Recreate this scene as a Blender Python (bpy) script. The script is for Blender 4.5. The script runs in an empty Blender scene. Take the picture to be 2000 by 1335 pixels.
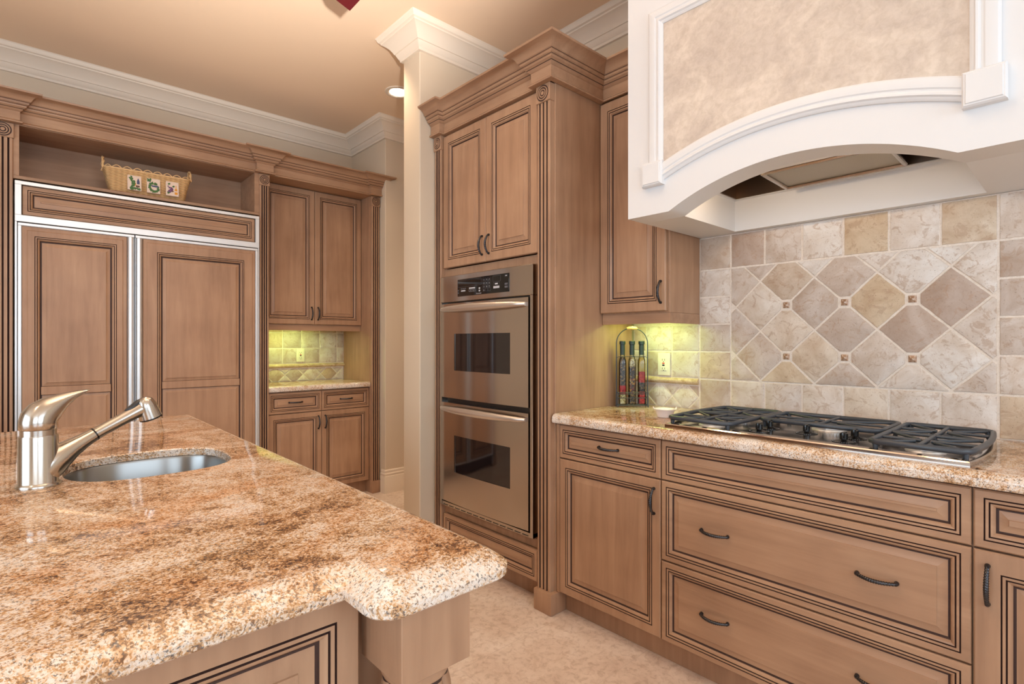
import bpy, bmesh, math, random
from mathutils import Vector, Matrix
random.seed(7)
PI = math.pi
S = bpy.context.scene
C = S.collection

# ------------------------------------------------------------------ camera, world, light, exposure
cam_d = bpy.data.cameras.new('camera'); cam = bpy.data.objects.new('camera', cam_d); C.objects.link(cam)
cam_d.sensor_width = 36.0; cam_d.lens = 1043.0 / 2000.0 * 36.0; cam_d.clip_start = 0.02
cam.location = (0, 0, 1.24); cam.rotation_euler = (PI / 2, 0, -math.atan2(955, 1043))
S.camera = cam
S.view_settings.view_transform = 'Standard'; S.view_settings.look = 'None'
S.view_settings.gamma = 1.0; S.view_settings.use_curve_mapping = False
S.view_settings.exposure = 0.06
S.cycles.use_denoising = True
S.cycles.max_bounces = 8; S.cycles.diffuse_bounces = 5; S.cycles.glossy_bounces = 4
S.cycles.transmission_bounces = 8
S.cycles.caustics_reflective = False; S.cycles.caustics_refractive = False
S.cycles.sample_clamp_indirect = 4.0
W = bpy.data.worlds.new('sky'); S.world = W; W.use_nodes = True
W.node_tree.nodes['Background'].inputs[0].default_value = (0.80, 0.90, 1.0, 1)
W.node_tree.nodes['Background'].inputs[1].default_value = 1.0

def area(name, loc, rot, sx, sy, power, col, spread=PI):
    d = bpy.data.lights.new(name, 'AREA'); d.shape = 'RECTANGLE'; d.size = sx; d.size_y = sy
    d.energy = power; d.color = col; d.spread = spread
    o = bpy.data.objects.new(name, d); C.objects.link(o); o.location = loc; o.rotation_euler = rot
    return o
def spot(name, loc, power, col, angle=2.3, blend=0.8, size=0.06, rot=(0, 0, 0)):
    d = bpy.data.lights.new(name, 'SPOT'); d.energy = power; d.color = col; d.spot_size = angle
    d.spot_blend = blend; d.shadow_soft_size = size
    o = bpy.data.objects.new(name, d); C.objects.link(o); o.location = loc; o.rotation_euler = rot
    return o
def point(name, loc, power, col, size=0.03):
    d = bpy.data.lights.new(name, 'POINT'); d.energy = power; d.color = col; d.shadow_soft_size = size
    o = bpy.data.objects.new(name, d); C.objects.link(o); o.location = loc; return o
DAY = (0.68, 0.85, 1.0); WARM = (1.0, 0.75, 0.50)
area('daylight_south_left', (-1.6, -2.95, 2.0), (-PI / 2, 0, PI), 1.9, 1.4, 44, DAY)
area('daylight_south_right', (0.9, -2.95, 2.0), (-PI / 2, 0, PI), 1.9, 1.4, 44, DAY)
area('daylight_west', (-3.55, 0.6, 1.6), (0, -PI / 2, 0), 2.2, 3.0, 86, DAY)
sd = bpy.data.lights.new('sun', 'SUN'); sd.energy = 4.0; sd.angle = 0.02; sd.color = (0.86, 0.93, 1.0)
so = bpy.data.objects.new('sun', sd); C.objects.link(so); so.rotation_euler = (math.radians(40), 0, math.radians(8))
fl = spot('photo_flash', (0.22, -0.02, 1.50), 980, (1.0, 0.92, 0.83), 1.06, 1.0, 0.035)
fl.rotation_euler = (Vector((0.55, 1.55, 3.05)) - Vector((0.22, -0.02, 1.50))).to_track_quat('-Z', 'Y').to_euler()
for i, (x, y, p) in enumerate([(0.35, 2.95, 34), (1.60, 2.95, 38), (1.15, 1.9, 16), (1.15, 0.6, 10), (-1.3, 3.2, 25), (-1.0, 0.9, 20),
                               (2.0, 3.41, 14), (3.2, 3.35, 60)]):
    spot('can_lamp', (x, y, 3.02), p, WARM, 1.75, 0.7)

# ------------------------------------------------------------------ materials
def newmat(name):
    m = bpy.data.materials.new(name); m.use_nodes = True
    nt = m.node_tree; b = nt.nodes['Principled BSDF']
    return m, nt, b
def lin(r, g, b):
    f = lambda v: (v / 255 / 12.92) if v / 255 <= 0.04045 else ((v / 255 + 0.055) / 1.055) ** 2.4
    return (f(r), f(g), f(b), 1)
def plain(name, col, rough=0.5, metal=0.0, spec=0.5, coat=0.0, aniso=0.0, emit=None, estr=0.0, trans=0.0):
    m, nt, b = newmat(name)
    b.inputs['Base Color'].default_value = col; b.inputs['Roughness'].default_value = rough
    b.inputs['Metallic'].default_value = metal; b.inputs['Specular IOR Level'].default_value = spec
    b.inputs['Coat Weight'].default_value = coat; b.inputs['Anisotropic'].default_value = aniso
    b.inputs['Transmission Weight'].default_value = trans
    if emit: b.inputs['Emission Color'].default_value = emit; b.inputs['Emission Strength'].default_value = estr
    return m
def N(nt, t, **kw):
    n = nt.nodes.new(t)
    for k, v in kw.items(): setattr(n, k, v)
    return n
def ramp(nt, fac, stops, interp='LINEAR'):
    r = N(nt, 'ShaderNodeValToRGB'); r.color_ramp.interpolation = interp
    e = r.color_ramp.elements
    while len(e) < len(stops): e.new(0.5)
    for el, (p, c) in zip(e, stops): el.position = p; el.color = c
    nt.links.new(fac, r.inputs[0]); return r.outputs[0]
def coords(nt, scale, kind='Object', rot=(0, 0, 0)):
    tc = N(nt, 'ShaderNodeTexCoord'); mp = N(nt, 'ShaderNodeMapping')
    mp.inputs['Scale'].default_value = scale; mp.inputs['Rotation'].default_value = rot
    nt.links.new(tc.outputs[kind], mp.inputs[0]); return mp.outputs[0]
def noise(nt, vec, scale, detail=4, rough=0.55, dist=0.0):
    n = N(nt, 'ShaderNodeTexNoise'); n.inputs['Scale'].default_value = scale; n.inputs['Detail'].default_value = detail
    n.inputs['Roughness'].default_value = rough; n.inputs['Distortion'].default_value = dist
    nt.links.new(vec, n.inputs['Vector']); return n.outputs['Fac']
def math_(nt, op, a, b=None, clamp=False):
    n = N(nt, 'ShaderNodeMath', operation=op); n.use_clamp = clamp
    for i, v in enumerate((a, b)):
        if v is None: continue
        if isinstance(v, (int, float)): n.inputs[i].default_value = v
        else: nt.links.new(v, n.inputs[i])
    return n.outputs[0]
def mixc(nt, fac, a, b, mode='MIX'):
    n = N(nt, 'ShaderNodeMix', data_type='RGBA', blend_type=mode)
    for sock, v in ((n.inputs[0], fac), (n.inputs[6], a), (n.inputs[7], b)):
        if isinstance(v, (int, float, tuple)): sock.default_value = v
        else: nt.links.new(v, sock)
    return n.outputs[2]
def bump(nt, b, h, strength=0.2, dist=0.002):
    n = N(nt, 'ShaderNodeBump'); n.inputs['Strength'].default_value = strength; n.inputs['Distance'].default_value = dist
    nt.links.new(h, n.inputs['Height']); nt.links.new(n.outputs[0], b.inputs['Normal'])

def wood(name, sc, dark=1.0):
    m, nt, b = newmat(name)
    v = coords(nt, sc)
    n1 = noise(nt, v, 1.0, 5, 0.6, 0.3)
    v2 = coords(nt, (2.2, 2.2, 2.2)); n2 = noise(nt, v2, 1.6, 3, 0.5)
    f = math_(nt, 'ADD', math_(nt, 'MULTIPLY', n1, 0.55), math_(nt, 'MULTIPLY', n2, 0.45))
    k = dark
    c = ramp(nt, f, [(0.28, lin(146 * k, 112 * k, 88 * k)), (0.5, lin(169 * k, 133 * k, 106 * k)), (0.72, lin(185 * k, 150 * k, 121 * k))])
    nt.links.new(c, b.inputs['Base Color'])
    b.inputs['Roughness'].default_value = 0.38; b.inputs['Specular IOR Level'].default_value = 0.35
    return m
WV = wood('maple_vertical_grain', (26, 26, 2.2))
WH = wood('maple_horizontal_grain', (2.2, 26, 26))
GLAZE = plain('dark_glaze', lin(56, 33, 27), 0.6)
WALLP = plain('cream_wall_paint', lin(208, 192, 171), 0.7, spec=0.2)
CEILP = plain('peach_ceiling_paint', lin(240, 216, 190), 0.8, spec=0.1)
TRIMP = plain('ivory_trim_paint', lin(226, 213, 197), 0.45, spec=0.3)
HOODP = plain('white_hood_paint', lin(224, 225, 227), 0.5, spec=0.3)
def brushed(name, col, rough, rot=0.25, aniso=0.75):
    m, nt, b = newmat(name)
    b.inputs['Base Color'].default_value = col; b.inputs['Metallic'].default_value = 1.0; b.inputs['Roughness'].default_value = rough
    b.inputs['Anisotropic'].default_value = aniso; b.inputs['Anisotropic Rotation'].default_value = rot
    t = N(nt, 'ShaderNodeTangent'); t.direction_type = 'RADIAL'; t.axis = 'Z'; nt.links.new(t.outputs[0], b.inputs['Tangent'])
    return m
STEEL = brushed('brushed_steel', lin(180, 168, 158), 0.14)
STEELV = brushed('brushed_steel_sink', lin(150, 149, 147), 0.3, 0.25, 0.6)
NICKEL = brushed('brushed_nickel', lin(196, 189, 181), 0.22, 0.25, 0.5)
SATIN = plain('satin_steel_bar', lin(214, 204, 196), 0.34, metal=0.9)
SILVER = plain('satin_aluminium', lin(226, 228, 230), 0.42, metal=0.75)
IRON = plain('black_cast_iron', lin(58, 64, 72), 0.38, spec=0.6)
BLACK = plain('black_plastic', lin(16, 17, 19), 0.25)
DKGLASS = plain('dark_oven_glass', lin(26, 17, 18), 0.05, spec=0.7)
PEWTER = plain('dark_pewter', lin(74, 74, 78), 0.26, metal=0.9)
PANELBLK = plain('black_glass_panel', lin(10, 8, 9), 0.08, spec=0.6)
LEGEND = plain('pale_legend_print', lin(190, 190, 196), 0.4)
DIMLEG = plain('grey_legend_print', lin(92, 92, 98), 0.4)
IVORY = plain('ivory_plastic', lin(240, 236, 214), 0.35)
PORCELAIN = plain('white_porcelain', lin(246, 240, 236), 0.15, coat=0.5)
RED = plain('red_plastic', lin(214, 72, 40), 0.4)
DARKLINE = plain('dark_slot', lin(30, 28, 26), 0.6)
FANRED = plain('dark_red_lacquer', lin(100, 24, 34), 0.4)
LIGHTMAT = plain('lamp_lens', (1, 1, 1, 1), 0.4, emit=(1.0, 0.93, 0.8, 1), estr=12.0)
WICKER = None

def granite(name, big=1.0, pale=0.0):
    m, nt, b = newmat(name)
    g = N(nt, 'ShaderNodeNewGeometry')
    mp = N(nt, 'ShaderNodeMapping'); mp.inputs['Rotation'].default_value = (0, 0, math.radians(35)); mp.inputs['Scale'].default_value = (1.0, 1.15, 1.0)
    nt.links.new(g.outputs['Position'], mp.inputs[0]); v = mp.outputs[0]
    # warp so the crystals run in ragged streaks
    wn = N(nt, 'ShaderNodeTexNoise'); wn.inputs['Scale'].default_value = 14; wn.inputs['Detail'].default_value = 4
    nt.links.new(v, wn.inputs['Vector'])
    sc = N(nt, 'ShaderNodeVectorMath', operation='SCALE'); sc.inputs['Scale'].default_value = 0.022
    nt.links.new(wn.outputs['Color'], sc.inputs[0])
    ad = N(nt, 'ShaderNodeVectorMath', operation='ADD'); nt.links.new(v, ad.inputs[0]); nt.links.new(sc.outputs[0], ad.inputs[1]); v = ad.outputs[0]
    vo = N(nt, 'ShaderNodeTexVoronoi'); vo.inputs['Scale'].default_value = 420 / big; nt.links.new(v, vo.inputs['Vector'])
    sp = N(nt, 'ShaderNodeSeparateColor'); nt.links.new(vo.outputs['Color'], sp.inputs[0])
    vo2 = N(nt, 'ShaderNodeTexVoronoi'); vo2.inputs['Scale'].default_value = 190 / big; nt.links.new(v, vo2.inputs['Vector'])
    sp2 = N(nt, 'ShaderNodeSeparateColor'); nt.links.new(vo2.outputs['Color'], sp2.inputs[0])
    mid = noise(nt, v, 24, 6, 0.72, 0.5)
    lg = noise(nt, v, 3.6, 5, 0.6, 1.0)
    val = math_(nt, 'ADD', math_(nt, 'MULTIPLY', sp.outputs[0], 0.26), math_(nt, 'MULTIPLY', sp2.outputs[1], 0.22))
    val = math_(nt, 'ADD', val, math_(nt, 'MULTIPLY', mid, 0.78))
    val = math_(nt, 'ADD', val, math_(nt, 'MULTIPLY', math_(nt, 'SUBTRACT', lg, 0.5), 0.95))
    val = math_(nt, 'ADD', val, pale - 0.085)
    c = ramp(nt, val, [(0.26, lin(80, 62, 54)), (0.35, lin(134, 100, 74)), (0.43, lin(178, 135, 92)), (0.51, lin(204, 166, 126)),
                       (0.57, lin(214, 191, 166)), (0.66, lin(220, 204, 190)), (0.80, lin(230, 222, 214))])
    cl = noise(nt, v, 4.5, 5, 0.6, 0.8)
    o = ramp(nt, cl, [(0.48, (0, 0, 0, 1)), (0.64, (0.40 - pale * 3, 0.40 - pale * 3, 0.40 - pale * 3, 1))])
    c = mixc(nt, 1.0, c, mixc(nt, o, (1, 1, 1, 1), lin(252, 202, 140)), 'MULTIPLY')
    dn = noise(nt, v, 230 / big, 3, 0.7)
    dk = ramp(nt, dn, [(0.555, (0, 0, 0, 1)), (0.60, (0.85, 0.85, 0.85, 1))])
    gr = ramp(nt, noise(nt, v, 7, 3, 0.5), [(0.4, lin(120, 82, 56)), (0.6, lin(104, 98, 96))]) if pale == 0 else ramp(nt, noise(nt, v, 30, 3, 0.5), [(0.4, lin(132, 100, 70)), (0.55, lin(84, 82, 84))])
    c = mixc(nt, dk, c, gr)
    nt.links.new(c, b.inputs['Base Color'])
    b.inputs['Roughness'].default_value = 0.055 if pale == 0 else 0.2; b.inputs['Specular IOR Level'].default_value = 0.5
    return m
GRANITE = granite('polished_granite')
GRANEDGE = granite('window_lit_granite_edge', 1.0, 0.09)  # paler granite copy: window light on the sloped edge is put into its colour

def travertine():
    m, nt, b = newmat('tumbled_travertine')
    g = N(nt, 'ShaderNodeNewGeometry')
    rnd = g.outputs['Random Per Island']
    v = coords(nt, (1, 1, 1))
    off = N(nt, 'ShaderNodeVectorMath', operation='ADD')
    cb = N(nt, 'ShaderNodeCombineXYZ')
    for i in range(3): nt.links.new(math_(nt, 'MULTIPLY', rnd, 37.0 + 11 * i), cb.inputs[i])
    nt.links.new(v, off.inputs[0]); nt.links.new(cb.outputs[0], off.inputs[1]); v = off.outputs[0]
    tone = ramp(nt, rnd, [(0.0, lin(190, 172, 160)), (0.16, lin(224, 215, 207)), (0.34, lin(204, 191, 182)), (0.5, lin(213, 194, 168)), (0.66, lin(228, 219, 211)), (0.82, lin(235, 230, 225)), (1.0, lin(200, 186, 176))])
    n1 = noise(nt, v, 9, 6, 0.65, 0.8)
    c = mixc(nt, 1.0, tone, ramp(nt, n1, [(0.3, lin(228, 216, 204)), (0.62, (1, 1, 1, 1))]), 'MULTIPLY')
    n2 = noise(nt, v, 20, 6, 0.7, 1.5)
    patch = math_(nt, 'MULTIPLY', ramp(nt, n2, [(0.54, (0, 0, 0, 1)), (0.60, (1, 1, 1, 1))]), 0.5)
    c = mixc(nt, patch, c, lin(178, 148, 124))
    n3 = noise(nt, v, 210, 3, 0.65)
    pits = ramp(nt, n3, [(0.62, (0, 0, 0, 1)), (0.71, (1, 1, 1, 1))])
    c = mixc(nt, math_(nt, 'MULTIPLY', pits, 0.6), c, lin(132, 104, 84))
    nt.links.new(c, b.inputs['Base Color']); b.inputs['Roughness'].default_value = 0.62; b.inputs['Specular IOR Level'].default_value = 0.25
    bump(nt, b, math_(nt, 'SUBTRACT', n1, math_(nt, 'MULTIPLY', pits, 0.8)), 0.35, 0.003)
    return m
TILE = travertine()
def mottled(name, c0, c1, c2, sc, rough, veins=None, spec=0.3, detail=6):
    m, nt, b = newmat(name); v = coords(nt, (1, 1, 1))
    n = noise(nt, v, sc, detail, 0.62, 1.0)
    c = ramp(nt, n, [(0.3, c0), (0.5, c1), (0.7, c2)])
    n2 = noise(nt, v, sc * 7, 4, 0.7, 0.5)
    c = mixc(nt, 0.5, c, ramp(nt, n2, [(0.35, lin(225, 220, 214)), (0.6, (1, 1, 1, 1))]), 'MULTIPLY')
    if veins:
        w = noise(nt, v, sc * 1.7, 5, 0.7, 2.5)
        d = math_(nt, 'ABSOLUTE', math_(nt, 'SUBTRACT', w, 0.5))
        c = mixc(nt, ramp(nt, d, [(0.0, (0.7, 0.7, 0.7, 1)), (0.018, (0, 0, 0, 1))]), c, veins)
    nt.links.new(c, b.inputs['Base Color']); b.inputs['Roughness'].default_value = rough; b.inputs['Specular IOR Level'].default_value = spec
    return m
GROUT = mottled('pale_grout', lin(226, 214, 202), lin(234, 223, 212), lin(240, 230, 220), 30, 0.8)
PLASTER = mottled('mottled_faux_plaster', lin(194, 181, 171), lin(209, 196, 184), lin(224, 212, 199), 6.0, 0.55)
def floorstone():
    m, nt, b = newmat('travertine_floor'); v = coords(nt, (1, 1, 1))
    n = noise(nt, v, 3.4, 7, 0.66, 0.8)
    c = ramp(nt, n, [(0.3, lin(206, 184, 168)), (0.5, lin(222, 203, 188)), (0.7, lin(234, 219, 207))])
    n2 = noise(nt, v, 38, 5, 0.7, 0.6)
    c = mixc(nt, 0.6, c, ramp(nt, n2, [(0.34, lin(206, 194, 182)), (0.52, (1, 1, 1, 1))]), 'MULTIPLY')
    n3 = noise(nt, v, 11, 6, 0.75, 1.2)
    c = mixc(nt, math_(nt, 'MULTIPLY', ramp(nt, n3, [(0.56, (0, 0, 0, 1)), (0.66, (1, 1, 1, 1))]), 0.35), c, lin(196, 168, 146))
    br = N(nt, 'ShaderNodeTexBrick'); br.offset = 0.5; nt.links.new(v, br.inputs['Vector'])
    br.inputs['Scale'].default_value = 1.0; br.inputs['Brick Width'].default_value = 0.61; br.inputs['Row Height'].default_value = 0.406; br.inputs['Mortar Size'].default_value = 0.002; br.inputs['Mortar Smooth'].default_value = 0.3
    c = mixc(nt, math_(nt, 'MULTIPLY', br.outputs['Fac'], 0.45), c, lin(196, 178, 164))
    nt.links.new(c, b.inputs['Base Color']); b.inputs['Roughness'].default_value = 0.32; b.inputs['Specular IOR Level'].default_value = 0.4
    return m
FLOORM = floorstone()
PYR = mottled('marbled_accent_stone', lin(112, 82, 66), lin(178, 142, 114), lin(226, 212, 198), 60, 0.25)
STONETRIM = mottled('travertine_pencil_stone', lin(176, 146, 112), lin(214, 190, 156), lin(230, 214, 190), 22, 0.45)
def wicker():
    m, nt, b = newmat('woven_wicker'); v = coords(nt, (1, 1, 1))
    w = N(nt, 'ShaderNodeTexWave', bands_direction='Z'); w.inputs['Scale'].default_value = 42; w.inputs['Distortion'].default_value = 1.2; w.inputs['Detail'].default_value = 2
    nt.links.new(v, w.inputs['Vector'])
    w2 = N(nt, 'ShaderNodeTexWave', bands_direction='X'); w2.inputs['Scale'].default_value = 11; w2.inputs['Distortion'].default_value = 0.5
    nt.links.new(v, w2.inputs['Vector'])
    h = math_(nt, 'ADD', math_(nt, 'MULTIPLY', w.outputs['Fac'], 0.85), math_(nt, 'MULTIPLY', w2.outputs['Fac'], 0.15))
    nt.links.new(ramp(nt, h, [(0.1, lin(150, 104, 60)), (0.45, lin(222, 178, 122)), (1.0, lin(244, 208, 154))]), b.inputs['Base Color'])
    b.inputs['Roughness'].default_value = 0.55; bump(nt, b, h, 0.7, 0.004); return m
WICKER = wicker()
CANE = plain('pale_cane', lin(226, 186, 134), 0.5)
def speckle(name, stops, scale):
    m, nt, b = newmat(name); v = coords(nt, (1, 1, 1))
    vo = N(nt, 'ShaderNodeTexVoronoi'); vo.inputs['Scale'].default_value = scale; nt.links.new(v, vo.inputs['Vector'])
    sp = N(nt, 'ShaderNodeSeparateColor'); nt.links.new(vo.outputs['Color'], sp.inputs[0])
    nt.links.new(ramp(nt, sp.outputs[0], stops, 'CONSTANT'), b.inputs['Base Color']); b.inputs['Roughness'].default_value = 0.35
    return m
SPICE_DARK = speckle('dark_peppercorns', [(0, lin(58, 42, 36)), (0.45, lin(96, 74, 58)), (0.8, lin(150, 110, 60))], 150)
SPICE_RED = speckle('red_berries', [(0, lin(196, 30, 34)), (0.6, lin(222, 70, 60)), (0.85, lin(150, 20, 24))], 130)
SPICE_TAN = speckle('pale_seeds', [(0, lin(206, 180, 120)), (0.5, lin(160, 128, 70)), (0.8, lin(226, 208, 160))], 170)
SPICE_MIX = speckle('mixed_beans', [(0, lin(120, 70, 50)), (0.35, lin(80, 60, 50)), (0.6, lin(190, 140, 60)), (0.85, lin(140, 40, 48))], 120)
PEPPER = speckle('red_chilli_peppers', [(0, lin(196, 40, 30)), (0.5, lin(214, 66, 30)), (0.8, lin(150, 30, 24))], 70)
OLIVE = plain('yellow_oil', lin(206, 170, 70), 0.2)
SLATEGREEN = plain('green_wax_seal', lin(38, 52, 48), 0.45)
def clearglass():
    m, nt, b = newmat('clear_bottle_glass'); nt.nodes.remove(b)
    t = N(nt, 'ShaderNodeBsdfTransparent'); t.inputs[0].default_value = (0.93, 0.96, 0.92, 1)
    g = N(nt, 'ShaderNodeBsdfGlossy'); g.inputs['Roughness'].default_value = 0.03
    f = N(nt, 'ShaderNodeFresnel'); f.inputs[0].default_value = 1.45
    mx = N(nt, 'ShaderNodeMixShader'); nt.links.new(f.outputs[0], mx.inputs[0]); nt.links.new(t.outputs[0], mx.inputs[1]); nt.links.new(g.outputs[0], mx.inputs[2])
    nt.links.new(mx.outputs[0], nt.nodes['Material Output'].inputs[0]); return m
GLASS = clearglass()
BEECH = plain('pale_turned_wood', lin(226, 186, 120), 0.4)
MESHM = None
def filtermesh():
    m, nt, b = newmat('aluminium_filter_mesh'); v = coords(nt, (1, 1, 1))
    w = N(nt, 'ShaderNodeTexWave', bands_direction='Y'); w.inputs['Scale'].default_value = 60; w.inputs['Distortion'].default_value = 0.3
    nt.links.new(v, w.inputs['Vector'])
    nt.links.new(ramp(nt, w.outputs['Fac'], [(0, lin(120, 112, 98)), (1, lin(200, 190, 172))]), b.inputs['Base Color'])
    b.inputs['Metallic'].default_value = 0.6; b.inputs['Roughness'].default_value = 0.45
    return m
MESHM = filtermesh()
LEAF = plain('leaf_green_glaze', lin(56, 104, 52), 0.4)
GRAPE = plain('grape_purple_glaze', lin(104, 66, 110), 0.4)
AMBER = plain('amber_glaze', lin(222, 150, 40), 0.4)
NAVY = plain('navy_glaze', lin(60, 70, 110), 0.4)
CERAMIC = plain('cream_ceramic', lin(228, 206, 190), 0.35)

# ------------------------------------------------------------------ mesh helpers
def sharpen(bm, ang=0.6):
    for f in bm.faces: f.smooth = True
    for e in bm.edges:
        if len(e.link_faces) == 2:
            try: e.smooth = e.calc_face_angle() < ang
            except Exception: e.smooth = False
        else: e.smooth = False
def tag(o, label=None, cat=None, group=None, kind=None):
    if label: o['label'] = label
    if cat: o['category'] = cat
    if group: o['group'] = group
    if kind: o['kind'] = kind
    return o
def thing(name, label, cat, loc=(0, 0, 0), rotz=0.0, group=None):
    o = bpy.data.objects.new(name, None); C.objects.link(o); o.empty_display_size = 0.05
    o.location = loc; o.rotation_euler = (0, 0, rotz); return tag(o, label, cat, group)
def obj(name, bm, mats, parent=None, loc=(0, 0, 0), rot=(0, 0, 0), label=None, ang=0.6, normals=True):
    if normals: bmesh.ops.recalc_face_normals(bm, faces=bm.faces)
    sharpen(bm, ang)
    me = bpy.data.meshes.new(name); bm.to_mesh(me); bm.free()
    for m in (mats if isinstance(mats, (list, tuple)) else [mats]): me.materials.append(m)
    o = bpy.data.objects.new(name, me); C.objects.link(o); o.location = loc; o.rotation_euler = rot
    if parent: o.parent = parent
    if label: o['label'] = label
    return o
def struct(name, bm, mats, label=None, ang=0.6):
    o = obj(name, bm, mats, ang=ang); o['kind'] = 'structure'
    if label: o['label'] = label
    return o
def copy_tree(o, parent=None):
    c = o.copy(); C.objects.link(c)
    if parent: c.parent = parent
    for ch in list(o.children): copy_tree(ch, c)
    return c
BM = bmesh.new
def box(bm, x0, x1, y0, y1, z0, z1, mat=0, bev=0.0, seg=1):
    r = bmesh.ops.create_cube(bm, size=1.0); vs = r['verts']
    for v in vs: v.co = Vector(((x0 + x1) / 2 + v.co.x * (x1 - x0), (y0 + y1) / 2 + v.co.y * (y1 - y0), (z0 + z1) / 2 + v.co.z * (z1 - z0)))
    fs = set(f for v in vs for f in v.link_faces)
    for f in fs: f.material_index = mat
    if bev > 0:
        es = list(set(e for v in vs for e in v.link_edges))
        bmesh.ops.bevel(bm, geom=es, offset=bev, segments=seg, profile=0.6, affect='EDGES', clamp_overlap=True)
    return vs
def poly(bm, pts, mat=0):
    f = bm.faces.new([bm.verts.new(p) for p in pts]); f.material_index = mat; return f
def bridge(bm, A, B, mat=0, closed=True):
    n = len(A)
    for i in range(n if closed else n - 1):
        j = (i + 1) % n
        f = bm.faces.new((A[i], A[j], B[j], B[i])); f.material_index = mat
def loops(bm, L, mats=None, cap0=False, cap1=False, closed=True):
    vl = [[bm.verts.new(p) for p in l] for l in L]
    for i in range(len(vl) - 1): bridge(bm, vl[i], vl[i + 1], mats[i] if mats else 0, closed)
    if cap0: bm.faces.new(list(reversed(vl[0]))).material_index = mats[0] if mats else 0
    if cap1: bm.faces.new(vl[-1]).material_index = mats[-1] if mats else 0
    return vl
def lathe(bm, prof, seg=32, mats=None, center=(0, 0, 0), cap0=True, cap1=True, mod=None, M=None):
    L = []
    for r, z in prof:
        l = []
        for k in range(seg):
            a = 2 * PI * k / seg; rr = r * (mod(a, z) if mod else 1)
            p = Vector((rr * math.cos(a), rr * math.sin(a), z))
            if M: p = M @ p
            l.append(p + Vector(center))
        L.append(l)
    return loops(bm, L, mats, cap0, cap1)
def tube(bm, pts, rad, seg=10, mat=0, flat=None, twist=0.0, cap=True, closed=False, up=None):
    pts = [Vector(p) for p in pts]; n = len(pts); L = []
    prev = None
    for i, p in enumerate(pts):
        if closed: t = (pts[(i + 1) % n] - pts[i - 1]).normalized()
        else: t = (pts[min(i + 1, n - 1)] - pts[max(i - 1, 0)]).normalized()
        if prev is None:
            u = Vector(up) if up else (Vector((0, 0, 1)) if abs(t.z) < 0.9 else Vector((1, 0, 0)))
        else: u = prev
        a = (u - t * u.dot(t)).normalized(); b = t.cross(a); prev = a
        r = rad[i] if isinstance(rad, (list, tuple)) else rad
        fl = flat[i] if isinstance(flat, (list, tuple)) else (flat or 1.0)
        l = []
        for k in range(seg):
            th = 2 * PI * k / seg
            rr = r * (1 + (0.11 * math.cos(2 * th + i * twist) if twist else 0))
            l.append(p + a * (rr * math.cos(th) * fl) + b * (rr * math.sin(th)))
        L.append(l)
    if closed: L.append(L[0])
    if closed:
        vl = [[bm.verts.new(q) for q in l] for l in L[:-1]]
        for i in range(n): bridge(bm, vl[i], vl[(i + 1) % n], mat)
    else: loops(bm, L, [mat] * len(L), cap, cap)
def sweep(bm, path, prof, mats=None, g0=None, g1=None, closed_prof=True):
    """prof: (out, z) pairs swept along a mitred plan path; outward is right of travel."""
    P = [Vector(p) for p in path]; n = len(P)
    def nrm(a, b): d = (b - a).normalized(); return Vector((d.y, -d.x))
    offs = []
    for i in range(n):
        a = P[i - 1] if i > 0 else (Vector(g0) if g0 else None)
        b = P[i + 1] if i < n - 1 else (Vector(g1) if g1 else None)
        if a is None: m = nrm(P[i], b)
        elif b is None: m = nrm(a, P[i])
        else:
            n1, n2 = nrm(a, P[i]), nrm(P[i], b); m = (n1 + n2) / (1 + n1.dot(n2))
        offs.append(m)
    cols = []
    for i in range(n):
        cols.append([bm.verts.new((P[i].x + offs[i].x * o, P[i].y + offs[i].y * o, z)) for o, z in prof])
    k = len(prof)
    for i in range(n - 1):
        for j in range(k if closed_prof else k - 1):
            jj = (j + 1) % k
            f = bm.faces.new((cols[i][j], cols[i + 1][j], cols[i + 1][jj], cols[i][jj]))
            f.material_index = mats[j] if mats and j < len(mats) else 0
    if closed_prof:
        bm.faces.new(cols[0]); bm.faces.new(list(reversed(cols[-1])))
def offset_poly(pts, d):
    n = len(pts); out = []
    for i in range(n):
        a, p, b = Vector(pts[i - 1]), Vector(pts[i]), Vector(pts[(i + 1) % n])
        d1 = (p - a).normalized(); d2 = (b - p).normalized()
        n1 = Vector((-d1.y, d1.x)); n2 = Vector((-d2.y, d2.x))
        m = (n1 + n2) / (1 + n1.dot(n2)); q = p + m * d; out.append((q.x, q.y))
    return out
def round_corners(pts, rads, seg=5):
    out = []; n = len(pts)
    for i in range(n):
        r = rads[i]
        if r <= 0: out.append(pts[i]); continue
        a, p, b = Vector(pts[i - 1]), Vector(pts[i]), Vector(pts[(i + 1) % n])
        u = (a - p).normalized(); w = (b - p).normalized(); c = p + (u + w) * r
        s0 = p + u * r - c; s1 = p + w * r - c
        for k in range(seg + 1):
            t = k / seg * PI / 2; q = c + s0 * math.cos(t) + s1 * math.sin(t); out.append((q.x, q.y))
    return out
def fill_holes(bm, outer, inner, z, mat=0):
    es = []
    for l in (outer, inner):
        for i in range(len(l)):
            e = bm.edges.get((l[i], l[(i + 1) % len(l)])) or bm.edges.new((l[i], l[(i + 1) % len(l)])); es.append(e)
    r = bmesh.ops.triangle_fill(bm, edges=es, use_beauty=True)
    for g in r['geom']:
        if isinstance(g, bmesh.types.BMFace): g.material_index = mat

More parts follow.
